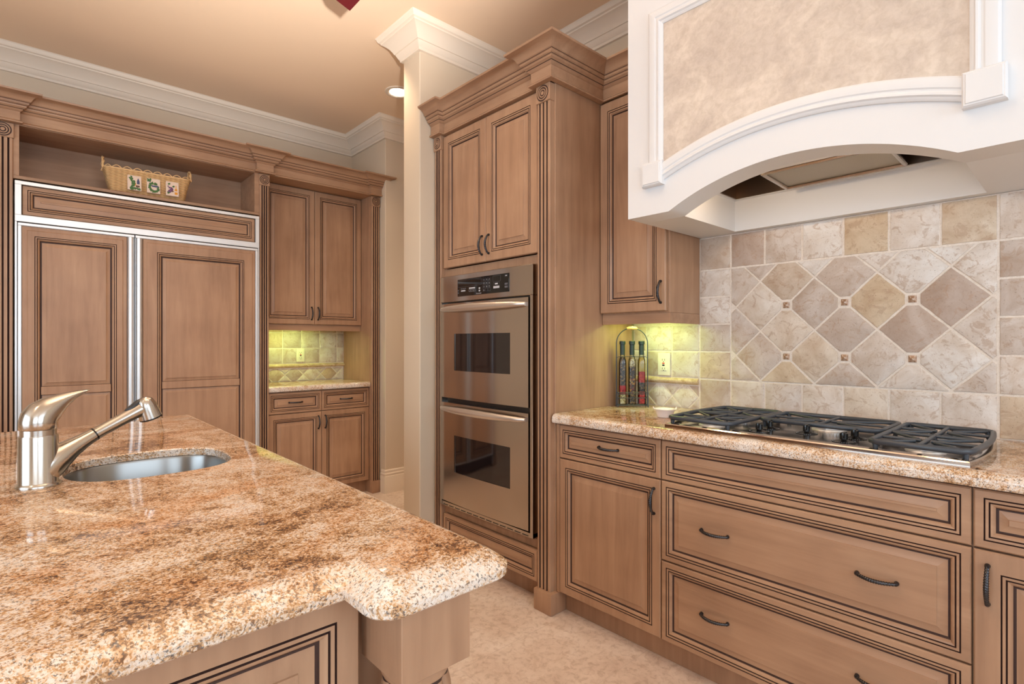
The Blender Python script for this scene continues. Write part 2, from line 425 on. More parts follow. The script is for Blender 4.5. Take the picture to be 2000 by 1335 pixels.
# raised-panel door or drawer front: front faces -y, back at y=0
def rect(x0, x1, z0, z1, i, y): return [(x0 + i, y, z0 + i), (x1 - i, y, z0 + i), (x1 - i, y, z1 - i), (x0 + i, y, z1 - i)]
def panel(bm, x0, x1, z0, z1, rail=0.045, th=0.021, mid=None, bev=0.024, lip=None):
    f = -th
    Ls = [(0, 0.0), (0, f + 0.004), (0.0035, f)]; ms = [0, 0]
    if lip:
        Ls += [(lip, f), (lip + 0.004, f - 0.004)]; ms += [0, 0]; f -= 0.004
    r = rail
    Ls += [(r, f), (r + 0.0016, f + 0.0035), (r + 0.0036, f), (r + 0.0095, f + 0.0006), (r + 0.0112, f + 0.004), (r + 0.0132, f + 0.001),
           (r + 0.018, f + 0.003), (r + 0.0225, f + 0.009), (r + 0.0252, f + 0.012), (r + 0.0285, f + 0.012)]
    ms += [0, 1, 1, 0, 1, 1, 0, 0, 1, 1]
    if not mid:
        q = r + 0.0285
        Ls += [(q + bev, f + 0.0055), (q + bev + 0.001, f + 0.003)]; ms += [0, 0]
        loops(bm, [rect(x0, x1, z0, z1, i, y) for i, y in Ls], ms + [0], False, True)
    else:
        q = r + 0.0285
        loops(bm, [rect(x0, x1, z0, z1, i, y) for i, y in Ls], ms + [0], False, True)
        m0, m1 = mid
        box(bm, x0 + q - 0.001, x1 - q + 0.001, f + 0.002, f + 0.013, m0, m1, 0, 0.003)
        for za, zb in ((z0 + q, m0), (m1, z1 - q)):
            R = [rect(x0 + q, x1 - q, za, zb, i, y) for i, y in ((0.0, f + 0.0118), (0.0025, f + 0.0118), (bev, f + 0.0055), (bev + 0.001, f + 0.003))]
            loops(bm, R, [1, 0, 0, 0], False, True)
def pull_mesh(L=0.096, pr=0.030):
    bm = BM(); pts = []; rad = []; n = 120
    for k in range(n + 1):
        t = k / n; x = -L / 2 + L * t; y = -pr * (0.30 + 0.70 * math.sin(PI * t) ** 0.8) if 0 < t < 1 else -0.30 * pr
        pts.append((x, y, 0)); w = math.sin(PI * t); rad.append(0.0044 + 0.0013 * w)
    tube(bm, pts, rad, 12, 0, twist=0.85, up=(0, 0, 1))
    for s_ in (-1, 1):
        tube(bm, [(s_ * L / 2, 0.0, 0), (s_ * L / 2, -0.3 * pr, 0), (s_ * (L / 2 - 0.002), -0.38 * pr, 0)], [0.0068, 0.0056, 0.0050], 12, 0, up=(0, 0, 1))
    bmesh.ops.recalc_face_normals(bm, faces=bm.faces); sharpen(bm, 0.9)
    me = bpy.data.meshes.new('handle'); bm.to_mesh(me); bm.free(); me.materials.append(PEWTER); return me
PULL = pull_mesh()
def pull(parent, x, y, z, vertical=False):
    o = bpy.data.objects.new('handle', PULL); C.objects.link(o); o.parent = parent; o.location = (x, y, z)
    if vertical: o.rotation_euler = (0, PI / 2, 0)
    o['label'] = 'dark pewter rope-twist arched handle'; return o
def door(name, parent, x0, x1, z0, z1, y=0.0, mat=None, handle=None, vert=True, **kw):
    bm = BM(); panel(bm, x0, x1, z0, z1, **kw)
    o = obj(name, bm, [mat or WV, GLAZE], parent, (0, y, 0), ang=0.35)
    for h in (handle or []): pull(o, h[0], -kw.get('th', 0.021) + 0.002, h[1], vert)
    return o

def fluted(bm, x0, x1, y0, y1, z0, z1, n=3, fw=0.0085, fd=0.007):
    """flat board with n dark flutes on its -y face"""
    pts = [(x0, y1, 0)]; ms = [0]; pts.append((x0, y0 + 0.003, 0)); pts.append((x0 + 0.003, y0, 0)); ms = [0, 0]
    w = x1 - x0; m = 0.012; pitch = (w - 2 * m - n * fw) / max(1, n - 1) if n > 1 else 0
    if n > 1 and pitch > 0.014: m = (w - n * fw - (n - 1) * 0.014) / 2; pitch = 0.014
    for k in range(n):
        a = x0 + m + k * (fw + pitch)
        for t, d in ((0, 0), (0.12, 0.6), (0.5, 1), (0.88, 0.6), (1, 0)):
            pts.append((a + t * fw, y0 + d * fd, 0))
        ms += [0, 1, 1, 1, 1]
    pts += [(x1 - 0.003, y0, 0), (x1, y0 + 0.003, 0), (x1, y1, 0)]; ms += [0, 0, 0]
    A = [bm.verts.new((p[0], p[1], z0)) for p in pts]; B = [bm.verts.new((p[0], p[1], z1)) for p in pts]
    for i in range(len(pts) - 1):
        f = bm.faces.new((A[i], A[i + 1], B[i + 1], B[i])); f.material_index = ms[i] if i < len(ms) else 0
    f = bm.faces.new((A[-1], A[0], B[0], B[-1])); bm.faces.new(A); bm.faces.new(list(reversed(B)))
def rosette(bm, x0, x1, y0, z0, z1, yb):
    box(bm, x0, x1, y0, yb, z0, z1, 0, 0.002)
    cx, cz, R = (x0 + x1) / 2, (z0 + z1) / 2, min(x1 - x0, z1 - z0) * 0.46
    pr = [(1.0, 0.0, 1), (0.86, 0.0, 0), (0.84, -0.0025, 0), (0.72, -0.0025, 0), (0.70, 0.0, 1), (0.56, 0.0, 0), (0.54, -0.0025, 0), (0.42, -0.0025, 0), (0.40, 0.0, 1), (0.26, 0.0, 0), (0.24, -0.0025, 0), (0.10, -0.003, 0)]
    L = [[(cx + R * r * math.cos(a), y0 - 0.0006 + min(y, 0) + (0.0 if y <= 0 else 0), cz + R * r * math.sin(a)) for a in [2 * PI * k / 28 for k in range(28)]] for r, y, m in pr]
    loops(bm, L, [m for _, _, m in pr], False, True)
def pilaster(parent, x0, x1, y0, yb, z0, z1, zr, n=3):
    bm = BM(); fluted(bm, x0 + 0.004, x1 - 0.004, y0, yb, z0, zr, n)
    p = obj('pilaster', bm, [WV, GLAZE], parent, ang=0.35)
    bm = BM(); rosette(bm, x0, x1, y0 - 0.006, zr, z1, yb)
    obj('rosette', bm, [WV, GLAZE], p, ang=0.5, label='carved rosette with concentric dark rings')
    return p
def plinth(parent, x0, x1, y0, y1, z1):
    bm = BM(); box(bm, x0, x1, y0, y1, 0, z1, 0, 0.006, 2); return obj('plinth_block', bm, WV, parent)
# cabinet cornice profile: (out, z) from frieze foot at zb; total height 0.155
def cornice_prof(zb):
    z = zb; P = [(-0.02, z, 0), (0.010, z, 0), (0.012, z + 0.006, 0), (0.006, z + 0.012, 0), (0.0, z + 0.016, 0), (0.0, z + 0.062, 0), (0.006, z + 0.065, 0), (0.014, z + 0.074, 1),
         (0.016, z + 0.0765, 0), (0.019, z + 0.0785, 0), (0.026, z + 0.083, 0), (0.027, z + 0.090, 0), (0.030, z + 0.0915, 1), (0.0305, z + 0.094, 0), (0.036, z + 0.098, 0), (0.038, z + 0.106, 0),
         (0.041, z + 0.107, 1), (0.0415, z + 0.1095, 0), (0.046, z + 0.113, 0), (0.050, z + 0.122, 0), (0.058, z + 0.132, 0), (0.070, z + 0.140, 0), (0.084, z + 0.1445, 0),
         (0.090, z + 0.146, 0), (0.092, z + 0.155, 0), (-0.02, z + 0.155, 0)]
    return [(o, zz) for o, zz, m in P], [m for o, zz, m in P]

# ------------------------------------------------------------------ the setting
H = 3.05
bm = BM(); box(bm, -3.7, 5.2, -3.2, 4.8, -0.12, 0.0)
struct('floor', bm, FLOORM, 'pale travertine floor')
bm = BM(); box(bm, -3.7, 5.2, -3.2, 4.8, H, H + 0.12)
struct('ceiling', bm, CEILP, 'warm peach painted ceiling')
bm = BM(); box(bm, -3.7, 2.19, 4.53, 4.65, 0, H); struct('wall_north', bm, WALLP)
bm = BM(); box(bm, 2.42, 2.54, -3.2, 2.61, 0, H); struct('wall_east', bm, WALLP)
bm = BM(); box(bm, 1.675, 5.2, 2.612, 2.79, 0, H, 0, 0.012, 3); struct('wall_partition', bm, WALLP, 'cream partition wall beside the oven tower')
bm = BM(); box(bm, 2.19, 5.2, 3.93, 4.65, 0, H, 0, 0.010, 3); struct('wall_stub', bm, WALLP)
bm = BM(); box(bm, 5.2, 5.3, 2.6, 4.65, 0, H); struct('wall_hall', bm, WALLP)
# south and west walls with window openings
bm = BM()
for x0, x1, z0, z1 in ((-3.7, -2.6, 0, H), (-0.6, -0.1, 0, H), (1.9, 2.54, 0, H), (-2.6, -0.6, 0, 0.45), (-2.6, -0.6, 2.75, H), (-0.1, 1.9, 0, 0.45), (-0.1, 1.9, 2.75, H)):
    box(bm, x0, x1, -3.2, -3.08, z0, z1)
struct('wall_south', bm, WALLP)
bm = BM()
for y0, y1, z0, z1 in ((-3.08, -0.95, 0, H), (2.15, 4.53, 0, H), (-0.95, 2.15, 0, 0.45), (-0.95, 2.15, 2.75, H)):
    box(bm, -3.7, -3.6, y0, y1, z0, z1)
struct('wall_west', bm, WALLP)
def window(name, along, a0, a1, pos):
    bm = BM()
    def b(u0, u1, z0, z1):
        if along == 'x': box(bm, u0, u1, pos, pos + 0.05, z0, z1)
        else: box(bm, pos, pos + 0.05, u0, u1, z0, z1)
    b(a0, a1, 0.45, 0.52); b(a0, a1, 2.68, 2.75); b(a0, a0 + 0.07, 0.52, 2.68); b(a1 - 0.07, a1, 0.52, 2.68)
    n = 3
    for k in range(1, n): u = a0 + (a1 - a0) * k / n; b(u - 0.02, u + 0.02, 0.52, 2.68)
    b(a0 + 0.07, a1 - 0.07, 1.9, 1.94)
    struct(name, bm, TRIMP)
window('window_1', 'x', -2.6, -0.6, -3.16); window('window_2', 'x', -0.1, 1.9, -3.16); window('window_3', 'y', -0.95, 2.15, -3.67)
# crown moulding round the room
CR = [(0.0, 2.905), (0.013, 2.907), (0.016, 2.920), (0.021, 2.925), (0.030, 2.942), (0.034, 2.951), (0.040, 2.953), (0.041, 2.957), (0.047, 2.968),
      (0.060, 2.986), (0.078, 3.002), (0.094, 3.012), (0.097, 3.013), (0.098, 3.020), (0.108, 3.025), (0.114, 3.036), (0.116, 3.044), (0.122, 3.050), (0.0, 3.050)]
bm = BM(); sweep(bm, [(-3.6, 4.53), (2.19, 4.53), (2.19, 3.93), (5.2, 3.93)], CR); struct('trim_1', bm, TRIMP, 'ivory crown moulding above the refrigerator wall', ang=0.45)
bm = BM(); sweep(bm, [(5.2, 2.79), (1.675, 2.79), (1.675, 2.612), (2.42, 2.612), (2.42, 1.29)], CR, g1=(2.42, 0)); struct('trim_2', bm, TRIMP, 'ivory crown moulding round the partition', ang=0.45)
BB = [(0.0, 0.0), (0.016, 0.0), (0.016, 0.135), (0.014, 0.140), (0.011, 0.142), (0.013, 0.150), (0.014, 0.158), (0.009, 0.165), (0.008, 0.172), (0.010, 0.178), (0.008, 0.187), (0.003, 0.192), (0.0, 0.192)]
bm = BM(); sweep(bm, [(2.19, 3.985), (2.19, 3.93), (5.2, 3.93)], BB); struct('baseboard_stub', bm, TRIMP, ang=0.45)
bm = BM(); sweep(bm, [(5.2, 2.79), (1.675, 2.79), (1.675, 2.612), (1.765, 2.612)], BB); struct('baseboard_partition', bm, TRIMP, ang=0.45)

# ------------------------------------------------------------------ range wall (local x runs to the viewer's right, y into the wall)
RZ = -PI / 2
# --- oven tower
TW = thing('oven_cabinet', 'tall taupe wood oven tower with fluted pilasters and carved cornice beside the partition wall', 'cabinet', (1.80, 2.606, 0), RZ)
bm = BM()
box(bm, 0, 0.02, 0, 0.60, 0.0, 2.47); box(bm, 0.915, 0.935, -0.001, 0.60, 0.0, 2.47, 0, 0.002); box(bm, 0.02, 0.915, 0.585, 0.60, 0.1, 2.47)
box(bm, 0.02, 0.915, 0.002, 0.585, 2.45, 2.47); box(bm, 0.02, 0.915, 0.0, 0.585, 1.612, 1.655); box(bm, 0.02, 0.915, 0.0, 0.585, 0.262, 0.306); box(bm, 0.02, 0.915, 0, 0.585, 0.1, 0.118)
box(bm, 0.02, 0.09, 0.0008, 0.02, 0.118, 2.45); box(bm, 0.815, 0.915, 0.0008, 0.02, 0.118, 2.45); box(bm, 0.09, 0.815, 0, 0.02, 2.41, 2.45)
box(bm, 0.0, 0.84, 0.058, 0.075, 0.0, 0.1)
obj('carcass', bm, WV, TW)
door('door', TW, 0.080, 0.457, 1.660, 2.412, handle=[(0.432, 1.747)]); door('door', TW, 0.460, 0.838, 1.660, 2.412, handle=[(0.486, 1.747)])
door('drawer', TW, 0.080, 0.838, 0.112, 0.260, mat=WH, rail=0.02, bev=0.02)
pilaster(TW, 0.843, 0.931, -0.029, 0.0, 0.098, 2.425, 2.345); pilaster(TW, 0.003, 0.072, -0.029, 0.0, 0.098, 2.425, 2.345)
plinth(TW, 0.838, 0.950, -0.046, 0.058, 0.098); plinth(TW, 0.001, 0.080, -0.046, 0.056, 0.098)
pr, ms = cornice_prof(2.425)
bm = BM(); sweep(bm, [(0.0, -0.052), (0.085, -0.052), (0.085, -0.020), (0.828, -0.020), (0.828, -0.052), (0.957, -0.052), (0.957, 0.322)], pr, ms, g1=(1.3, 0.322))
box(bm, 0.002, 0.934, -0.03, 0.6, 2.555, 2.575)
obj('cornice', bm, [WH, GLAZE], TW, ang=0.45)
# --- double wall oven
OV = thing('wall_oven', 'stainless steel double wall oven built into the tall cabinet', 'oven', (1.80, 2.606, 0), RZ)
bm = BM()
box(bm, 0.076, 0.826, -0.040, -0.002, 1.462, 1.608, 0, 0.003)      # control fascia
box(bm, 0.076, 0.092, -0.040, -0.002, 0.318, 1.462); box(bm, 0.808, 0.826, -0.040, -0.002, 0.318, 1.462, 0, 0.002)
box(bm, 0.076, 0.826, -0.036, -0.002, 0.316, 0.338)
box(bm, 0.100, 0.805, -0.002, 0.54, 0.340, 1.600)
obj('frame', bm, STEEL, OV)
bm = BM(); box(bm, 0.092, 0.808, -0.020, -0.003, 0.338, 1.462); obj('gap_seal', bm, BLACK, OV, label='black gap between the oven doors')
bm = BM()
for k in range(13): box(bm, 0.105 + k * 0.054, 0.105 + k * 0.054 + 0.040, -0.0375, -0.034, 0.321, 0.3245)
obj('vent_slots', bm, DARKLINE, OV)
bm = BM(); vs = box(bm, 0.245, 0.663, -0.0435, -0.0395, 1.488, 1.580, 0, 0.0016, 2)
cp = obj('control_panel', bm, PANELBLK, OV, label='black glass control panel')
def text_to(bm, s, size, x, z, y, mat, align='CENTER'):
    cu = bpy.data.curves.new('t', 'FONT'); cu.body = s; cu.size = size; cu.align_x = align; cu.extrude = 0.0
    to = bpy.data.objects.new('t', cu); C.objects.link(to); bpy.context.view_layer.update()
    me = bpy.data.meshes.new_from_object(to.evaluated_get(bpy.context.evaluated_depsgraph_get()))
    n0 = len(bm.verts); bm.from_mesh(me); bm.verts.ensure_lookup_table()
    for v in list(bm.verts)[n0:]: v.co = Vector((x + v.co.x, y, z + v.co.y))
    for f in bm.faces:
        if f.verts[0].index >= n0 or f.verts[0].index == -1: f.material_index = mat
    bpy.data.objects.remove(to); bpy.data.curves.remove(cu); bpy.data.meshes.remove(me)
bm = BM(); Y = -0.0439
def lbar(x0, x1, z0, z1, m=0): box(bm, x0, x1, Y, Y + 0.0003, z0, z1, m)
def lframe(x0, x1, z0, z1, m=1, t=0.0007):
    lbar(x0, x1, z0, z0 + t, m); lbar(x0, x1, z1 - t, z1, m); lbar(x0, x0 + t, z0, z1, m); lbar(x1 - t, x1, z0, z1, m)
lframe(0.250, 0.452, 1.538, 1.574)
for i in range(3):
    for j in range(4):
        x = 0.464 + i * 0.0215; z = 1.563 - j * 0.0185; lframe(x, x + 0.018, z - 0.006, z + 0.010)
lframe(0.545, 0.603, 1.545, 1.574); lframe(0.634, 0.656, 1.563, 1.573); lbar(0.639, 0.651, 1.566, 1.570)
lframe(0.548, 0.594, 1.526, 1.541); lbar(0.560, 0.582, 1.530, 1.537); lbar(0.548, 0.594, 1.511, 1.522)
for a in (0, 1):
    lbar(0.634, 0.656, 1.508 + a * 0.014, 1.518 + a * 0.014, 1)
    lbar(0.249, 0.257, 1.503 + a * 0.013, 1.511 + a * 0.013, 1); lbar(0.430, 0.442, 1.504 + a * 0.013, 1.512 + a * 0.013)
lbar(0.278, 0.316, 1.513, 1.520); lbar(0.348, 0.400, 1.523, 1.530)
for a in range(3): lbar(0.276 + a * 0.016, 0.287 + a * 0.016, 1.525, 1.531, 1); lframe(0.348 + a * 0.018, 0.363 + a * 0.018, 1.508, 1.519, 0)
for i, ch in enumerate('1234567890'):
    x, z = (0.473 + (i % 3) * 0.0215, 1.561 - (i // 3) * 0.0185) if i < 9 else (0.473, 1.561 - 3 * 0.0185)
    text_to(bm, ch, 0.011, x, z - 0.002, Y, 0)
obj('keypad_print', bm, [LEGEND, DIMLEG], cp, label='pale printed keypad')
bm = BM(); text_to(bm, 'KitchenAid', 0.0095, 0.430, 1.4915, Y, 0); obj('brand_lettering', bm, LEGEND, cp, label='small pale brand lettering')
def oven_door(z0, z1, w0, w1, hz):
    bm = BM(); X0, X1 = 0.094, 0.803; f = -0.046; n = 13
    # gently bowed steel skin round the window
    def yb(x): t = (x - X0) / (X1 - X0); return f - 0.010 * math.sin(PI * t)
    xs = sorted(set([X0 + (X1 - X0) * k / n for k in range(n + 1)] + [0.226, 0.682])); zs = [z0, w0, w1, z1]
    V = {(i, j): bm.verts.new((x, yb(x), z)) for i, x in enumerate(xs) for j, z in enumerate(zs)}
    for i in range(len(xs) - 1):
        for j in range(3):
            if j == 1 and xs[i] >= 0.2259 and xs[i + 1] <= 0.6821: continue
            bm.faces.new((V[i, j], V[i + 1, j], V[i + 1, j + 1], V[i, j + 1]))
    A = [V[i, 0] for i in range(len(xs))] + [V[len(xs) - 1, j] for j in (1, 2)] + [V[i, 3] for i in reversed(range(len(xs)))] + [V[0, j] for j in (2, 1)]
    B = [bm.verts.new((v.co.x, -0.021, v.co.z)) for v in A]; bridge(bm, A, B)
    i0, i1 = xs.index(0.226), xs.index(0.682)
    inner = [V[i, 1] for i in range(i0, i1 + 1)] + [V[i, 2] for i in range(i1, i0 - 1, -1)]
    D = [bm.verts.new((v.co.x, v.co.y + 0.006, v.co.z)) for v in inner]; bridge(bm, inner, D)
    d = obj('oven_door', bm, STEEL, OV, ang=0.5)
    bm = BM(); loops(bm, [[(x, yb(x) + 0.004, w0) for x in xs[i0:i1 + 1]], [(x, yb(x) + 0.004, w1) for x in xs[i0:i1 + 1]]], [0], closed=False)
    obj('door_window', bm, DKGLASS, d, label='dark glass oven window')
    bm = BM(); pts = []; rad = []
    for k in range(25):
        t = k / 24; x = 0.108 + 0.680 * t; b = math.sin(PI * t); pts.append((x, -0.052 - 0.044 * b ** 0.5, hz)); rad.append(0.010 + 0.010 * b ** 0.7)
    tube(bm, pts, rad, 14, 0, flat=1.0, up=(0, 0, 1)); obj('handle', bm, SATIN, d, ang=1.0)
oven_door(0.930, 1.452, 1.083, 1.285, 1.420); oven_door(0.350, 0.902, 0.525, 0.727, 0.872)
# --- upper cabinet between the tower and the hood
UP = thing('wall_cabinet', 'taupe wood wall cabinet with one raised-panel door between oven tower and white hood', 'cabinet', (2.142, 1.668, 0), RZ)
bm = BM(); box(bm, 0.0, 0.378, 0.002, 0.268, 1.374, 2.57, 0, 0.001); obj('carcass', bm, WV, UP)
door('door', UP, 0.002, 0.368, 1.381, 2.418, handle=[(0.345, 1.466)])
bm = BM(); box(bm, 0.0, 0.378, 0.002, 0.018, 1.326, 1.3735); box(bm, 0.362, 0.378, 0.018, 0.268, 1.326, 1.3735); obj('light_rail', bm, WH, UP)
bm = BM(); sweep(bm, [(0.0200, -0.020), (0.384, -0.020)], [(max(o, -0.001), z) for o, z in pr], ms, g0=(0.0200, -0.4)); obj('cornice', bm, [WH, GLAZE], UP, ang=0.45)
area('under_cabinet_lamp_east', (2.26, 1.47, 1.365), (0, 0, 0), 0.06, 0.22, 1.2, (0.78, 1.0, 0.26))
# --- base cabinets
def base(label, x0, x1):
    t = thing('base_cabinet', label, 'cabinet', (1.82, 1.668, 0), RZ, 'base cabinets along the cooktop wall')
    bm = BM(); box(bm, x0, x1, 0.0, 0.585, 0.1, 0.8735); box(bm, x0, x1, 0.040, 0.055, 0.0, 0.1); obj('carcass', bm, WV, t); return t
b1 = base('taupe wood base cabinet with one drawer over one door beside the oven tower', 0.0, 0.5455)
bm = BM(); box(bm, 0.0, 0.020, -0.019, 0.0, 0.1, 0.866, 0, 0.002); obj('filler_strip', bm, WV, b1)
door('drawer', b1, 0.0225, 0.5435, 0.716, 0.865, mat=WH, handle=[(0.297, 0.795)], vert=False, rail=0.020, bev=0.018)
door('door', b1, 0.0225, 0.5435, 0.104, 0.711, handle=[(0.516, 0.626)], rail=0.036)
b2 = base('wide taupe wood base cabinet with three stacked drawers under the cooktop', 0.5457, 1.4543)
for z0, z1, hz in ((0.716, 0.865, None), (0.410, 0.711, 0.565), (0.104, 0.405, 0.264)):
    door('drawer', b2, 0.5475, 1.4525, z0, z1, mat=WH, handle=[(0.760, hz), (1.245, hz)] if hz else None, vert=False, rail=0.020, bev=0.022)
b3 = base('taupe wood base cabinet at the edge of the picture, right of the three-drawer cabinet', 1.4545, 1.93)
door('drawer', b3, 1.4565, 1.928, 0.716, 0.865, mat=WH, handle=[(1.692, 0.795)], vert=False, rail=0.020, bev=0.018)
door('door', b3, 1.4565, 1.928, 0.104, 0.711, handle=[(1.484, 0.626)], rail=0.052)

# granite slabs: plan outline is counter-clockwise
EDGE = [(0.039, 0.914), (0.031, 0.9118), (0.0045, 0.8932), (0.0, 0.8895), (0.0, 0.877), (0.003, 0.874)]
def slab(name, pts, label, edge=EDGE, hole=None, open_edges=None, cat='countertop'):
    bm = BM()
    if hole: edge = edge + [(0.045, 0.874), (0.045, 0.892)]
    vl = loops(bm, [[(x, y, z) for x, y in offset_poly(pts, o)] for o, z in edge], [1] * len(edge))
    if hole:
        hv = loops(bm, [[(x, y, z) for x, y in h] for h, z in hole], [1] * len(hole))
        fill_holes(bm, vl[0], hv[0], 0.914, 0); fill_holes(bm, vl[-1], hv[-1], 0.892, 0)
    else:
        bm.faces.new(vl[0]); bm.faces.new(list(reversed(vl[-1])))
    return tag(obj(name, bm, [GRANITE, GRANEDGE], ang=0.45), label, cat)
E2 = [(0.026, 0.914), (0.018, 0.9130), (0.010, 0.9095), (0.004, 0.904), (0.0005, 0.897), (0.0, 0.892), (0.0, 0.880), (0.003, 0.874)]
def wall_slab(name, x0, x1, y0, y1, front, label):
    """slab with a moulded edge on one side only; the other sides are square against walls"""
    bm = BM(); rows = []
    for o, z in [(None, 0.914)] + E2 + [(None, 0.874)]:
        if front == 'x': X = x1 if o is None else x0 + o; rows.append([(X, y0, z), (X, y1, z)])
        else: Yv = y1 if o is None else y0 + o; rows.append([(x0, Yv, z), (x1, Yv, z)])
    vl = loops(bm, rows, [0] + [1] * 8, closed=False)
    bm.faces.new([r[0] for r in vl]); bm.faces.new([r[1] for r in vl]); bm.faces.new((vl[0][0], vl[0][1], vl[-1][1], vl[-1][0]))
    return tag(obj(name, bm, [GRANITE, GRANEDGE], ang=0.45), label, 'countertop')
wall_slab('countertop', 1.772, 2.411, -0.40, 1.667, 'x', 'brown granite countertop holding the gas cooktop')

# --- backsplash
def clip(p, x0, x1, z0, z1):
    for ax, lim, sgn in ((0, x0, 1), (0, x1, -1), (1, z0, 1), (1, z1, -1)):
        out = []
        for i in range(len(p)):
            a, b = p[i - 1], p[i]; da, db = sgn * (a[ax] - lim), sgn * (b[ax] - lim)
            if (da >= 0) != (db >= 0):
                t = da / (da - db); out.append((a[0] + (b[0] - a[0]) * t, a[1] + (b[1] - a[1]) * t))
            if db >= 0: out.append(b)
        p = out
        if not p: return []
    return p
def area2(p): return sum(p[i - 1][0] * p[i][1] - p[i][0] * p[i - 1][1] for i in range(len(p))) / 2
def tile(bm, p, y=0.0, g=0.0034, th=0.0062):
    """one stone tile: polygon in (x,z), face towards -y"""
    if len(p) < 3: return
    q = []
    for v in p:
        if not q or math.hypot(v[0] - q[-1][0], v[1] - q[-1][1]) > 1e-4: q.append(v)
    if math.hypot(q[0][0] - q[-1][0], q[0][1] - q[-1][1]) < 1e-4: q.pop()
    if len(q) < 3 or abs(area2(q)) < 0.0006: return
    if area2(q) < 0: q.reverse()
    # subdivide the rim a little and jitter it, as tumbled stone
    q = offset_poly(q, g); r = []
    for i in range(len(q)):
        a, b = q[i], q[(i + 1) % len(q)]; L = math.hypot(b[0] - a[0], b[1] - a[1]); n = max(1, int(L / 0.016))
        for k in range(n):
            t = k / n; j = 0.0 if k == 0 else 0.0007
            r.append((a[0] + (b[0] - a[0]) * t + random.uniform(-j, j), a[1] + (b[1] - a[1]) * t + random.uniform(-j, j)))
    cx = sum(v[0] for v in r) / len(r); cz = sum(v[1] for v in r) / len(r)
    def sh(d): return [(v[0] + (cx - v[0]) * d / max(0.01, math.hypot(v[0] - cx, v[1] - cz)), v[1] + (cz - v[1]) * d / max(0.01, math.hypot(v[0] - cx, v[1] - cz))) for v in r]
    loops(bm, [[(x, y, z) for x, z in sh(-0.0)], [(x, y - th + 0.0035, z) for x, z in sh(0.0)], [(x, y - th + 0.001, z) for x, z in sh(0.0012)], [(x, y - th, z) for x, z in sh(0.0035)]], None, False, True)
def sq(bm, x0, x1, z0, z1, y): tile(bm, [(x0, z0), (x1, z0), (x1, z1), (x0, z1)], y)
BS = thing('backsplash', 'travertine tile backsplash with diamond panel behind the gas cooktop', 'backsplash', (2.4195, 1.667, 0), RZ)
bm = BM(); box(bm, 0.0, 2.06, -0.0075, 0.0, 0.9145, 1.737); obj('grout_bed', bm, GROUT, BS)
T0 = -0.004
xL, xF0, xF1 = 1.667 - 1.290, 1.667 - 1.136, 1.667 - 0.219
zr = [0.9145, 1.063, 1.194, 1.324, 1.453, 1.581, 1.737]
bm = BM()
for j in range(6): sq(bm, xL, xF0, zr[j], zr[j + 1], T0)                       # column left of the panel
for j in range(6):                                                              # columns right of the panel
    for k in range(4): sq(bm, xF1 + 0.1535 * k, min(2.06, xF1 + 0.1535 * (k + 1)), zr[j], zr[j + 1], T0)
wF = (xF1 - xF0) / 6
for k in range(6):
    sq(bm, xF0 + wF * k, xF0 + wF * (k + 1), zr[0], zr[1], T0); sq(bm, xF0 + wF * k, xF0 + wF * (k + 1), zr[5], zr[6], T0)
for j in (1, 2):                                                                # square tiles under the wall cabinet
    z1 = min(zr[j + 1], 1.324)
    for k in range(3): sq(bm, max(0.0, xL - 0.1500 * (k + 1)), xL - 0.1500 * k, zr[j], z1, T0)
for k in range(-1, 4):                                                          # small diamonds under the pencil strip
    cx = xL - 0.076 - 0.143 * k
    for dx, dz in ((0, 0.0), (0.0715, 0.0715), (0.0715, -0.0715)):
        c = (cx + dx, 0.970 + dz); p = [(c[0] - 0.0715, c[1]), (c[0], c[1] - 0.0715), (c[0] + 0.0715, c[1]), (c[0], c[1] + 0.0715)]
        tile(bm, clip(p, 0.0, xL, 0.9145, 1.030), T0)
obj('field_tiles', bm, TILE, BS, ang=0.5)
bm = BM(); ins = []
px, pz = 0.220, 0.2195; ax, az = 1.667 - 0.563, 1.398
for i in range(-4, 5):
    for j in range(-3, 3):
        for cx, cz, hv in ((ax + px * i, az + pz * j, 1), (ax + px * (i + 0.5), az + pz * (j + 0.5), 0)):
            hx, hz, k = px / 2, pz / 2, 0.0195
            # the corners that meet an accent stone are cut square
            P = []
            for dx, dz, cut in ((-1, 0, hv), (0, -1, 1 - hv), (1, 0, hv), (0, 1, 1 - hv)):
                vx, vz = cx + dx * hx, cz + dz * hz
                inner = xF0 + 0.06 < vx < xF1 - 0.06 and zr[1] + 0.06 < vz < zr[5] - 0.06
                if cut and inner:
                    if dx: s = dx; P += [(vx - s * k, vz + (k if s < 0 else -k)), (vx - s * k, vz + (-k if s < 0 else k))]
                    else: s = dz; P += [(vx + (-k if s < 0 else k), vz - s * k), (vx + (k if s < 0 else -k), vz - s * k)]
                    ins.append((round(vx, 3), round(vz, 3)))
                else: P.append((vx, vz))
            tile(bm, clip(P, xF0, xF1, zr[1], zr[5]), T0)
obj('diamond_tiles', bm, TILE, BS, ang=0.5)
bm = BM(); a = 0.0125
loops(bm, [[(-a, 0, -a), (a, 0, -a), (a, 0, a), (-a, 0, a)], [(-a, -0.006, -a), (a, -0.006, -a), (a, -0.006, a), (-a, -0.006, a)], [(-0.001, -0.013, -0.001), (0.001, -0.013, -0.001), (0.001, -0.013, 0.001), (-0.001, -0.013, 0.001)]], None, False, True)
first = None
for x, z in sorted(set(ins)):
    if first is None: first = obj('accent_stone', bm, PYR, BS, (x, T0, z), ang=0.1, label='small marbled pyramid accent stone')
    else: o = first.copy(); C.objects.link(o); o.location = (x, T0, z)
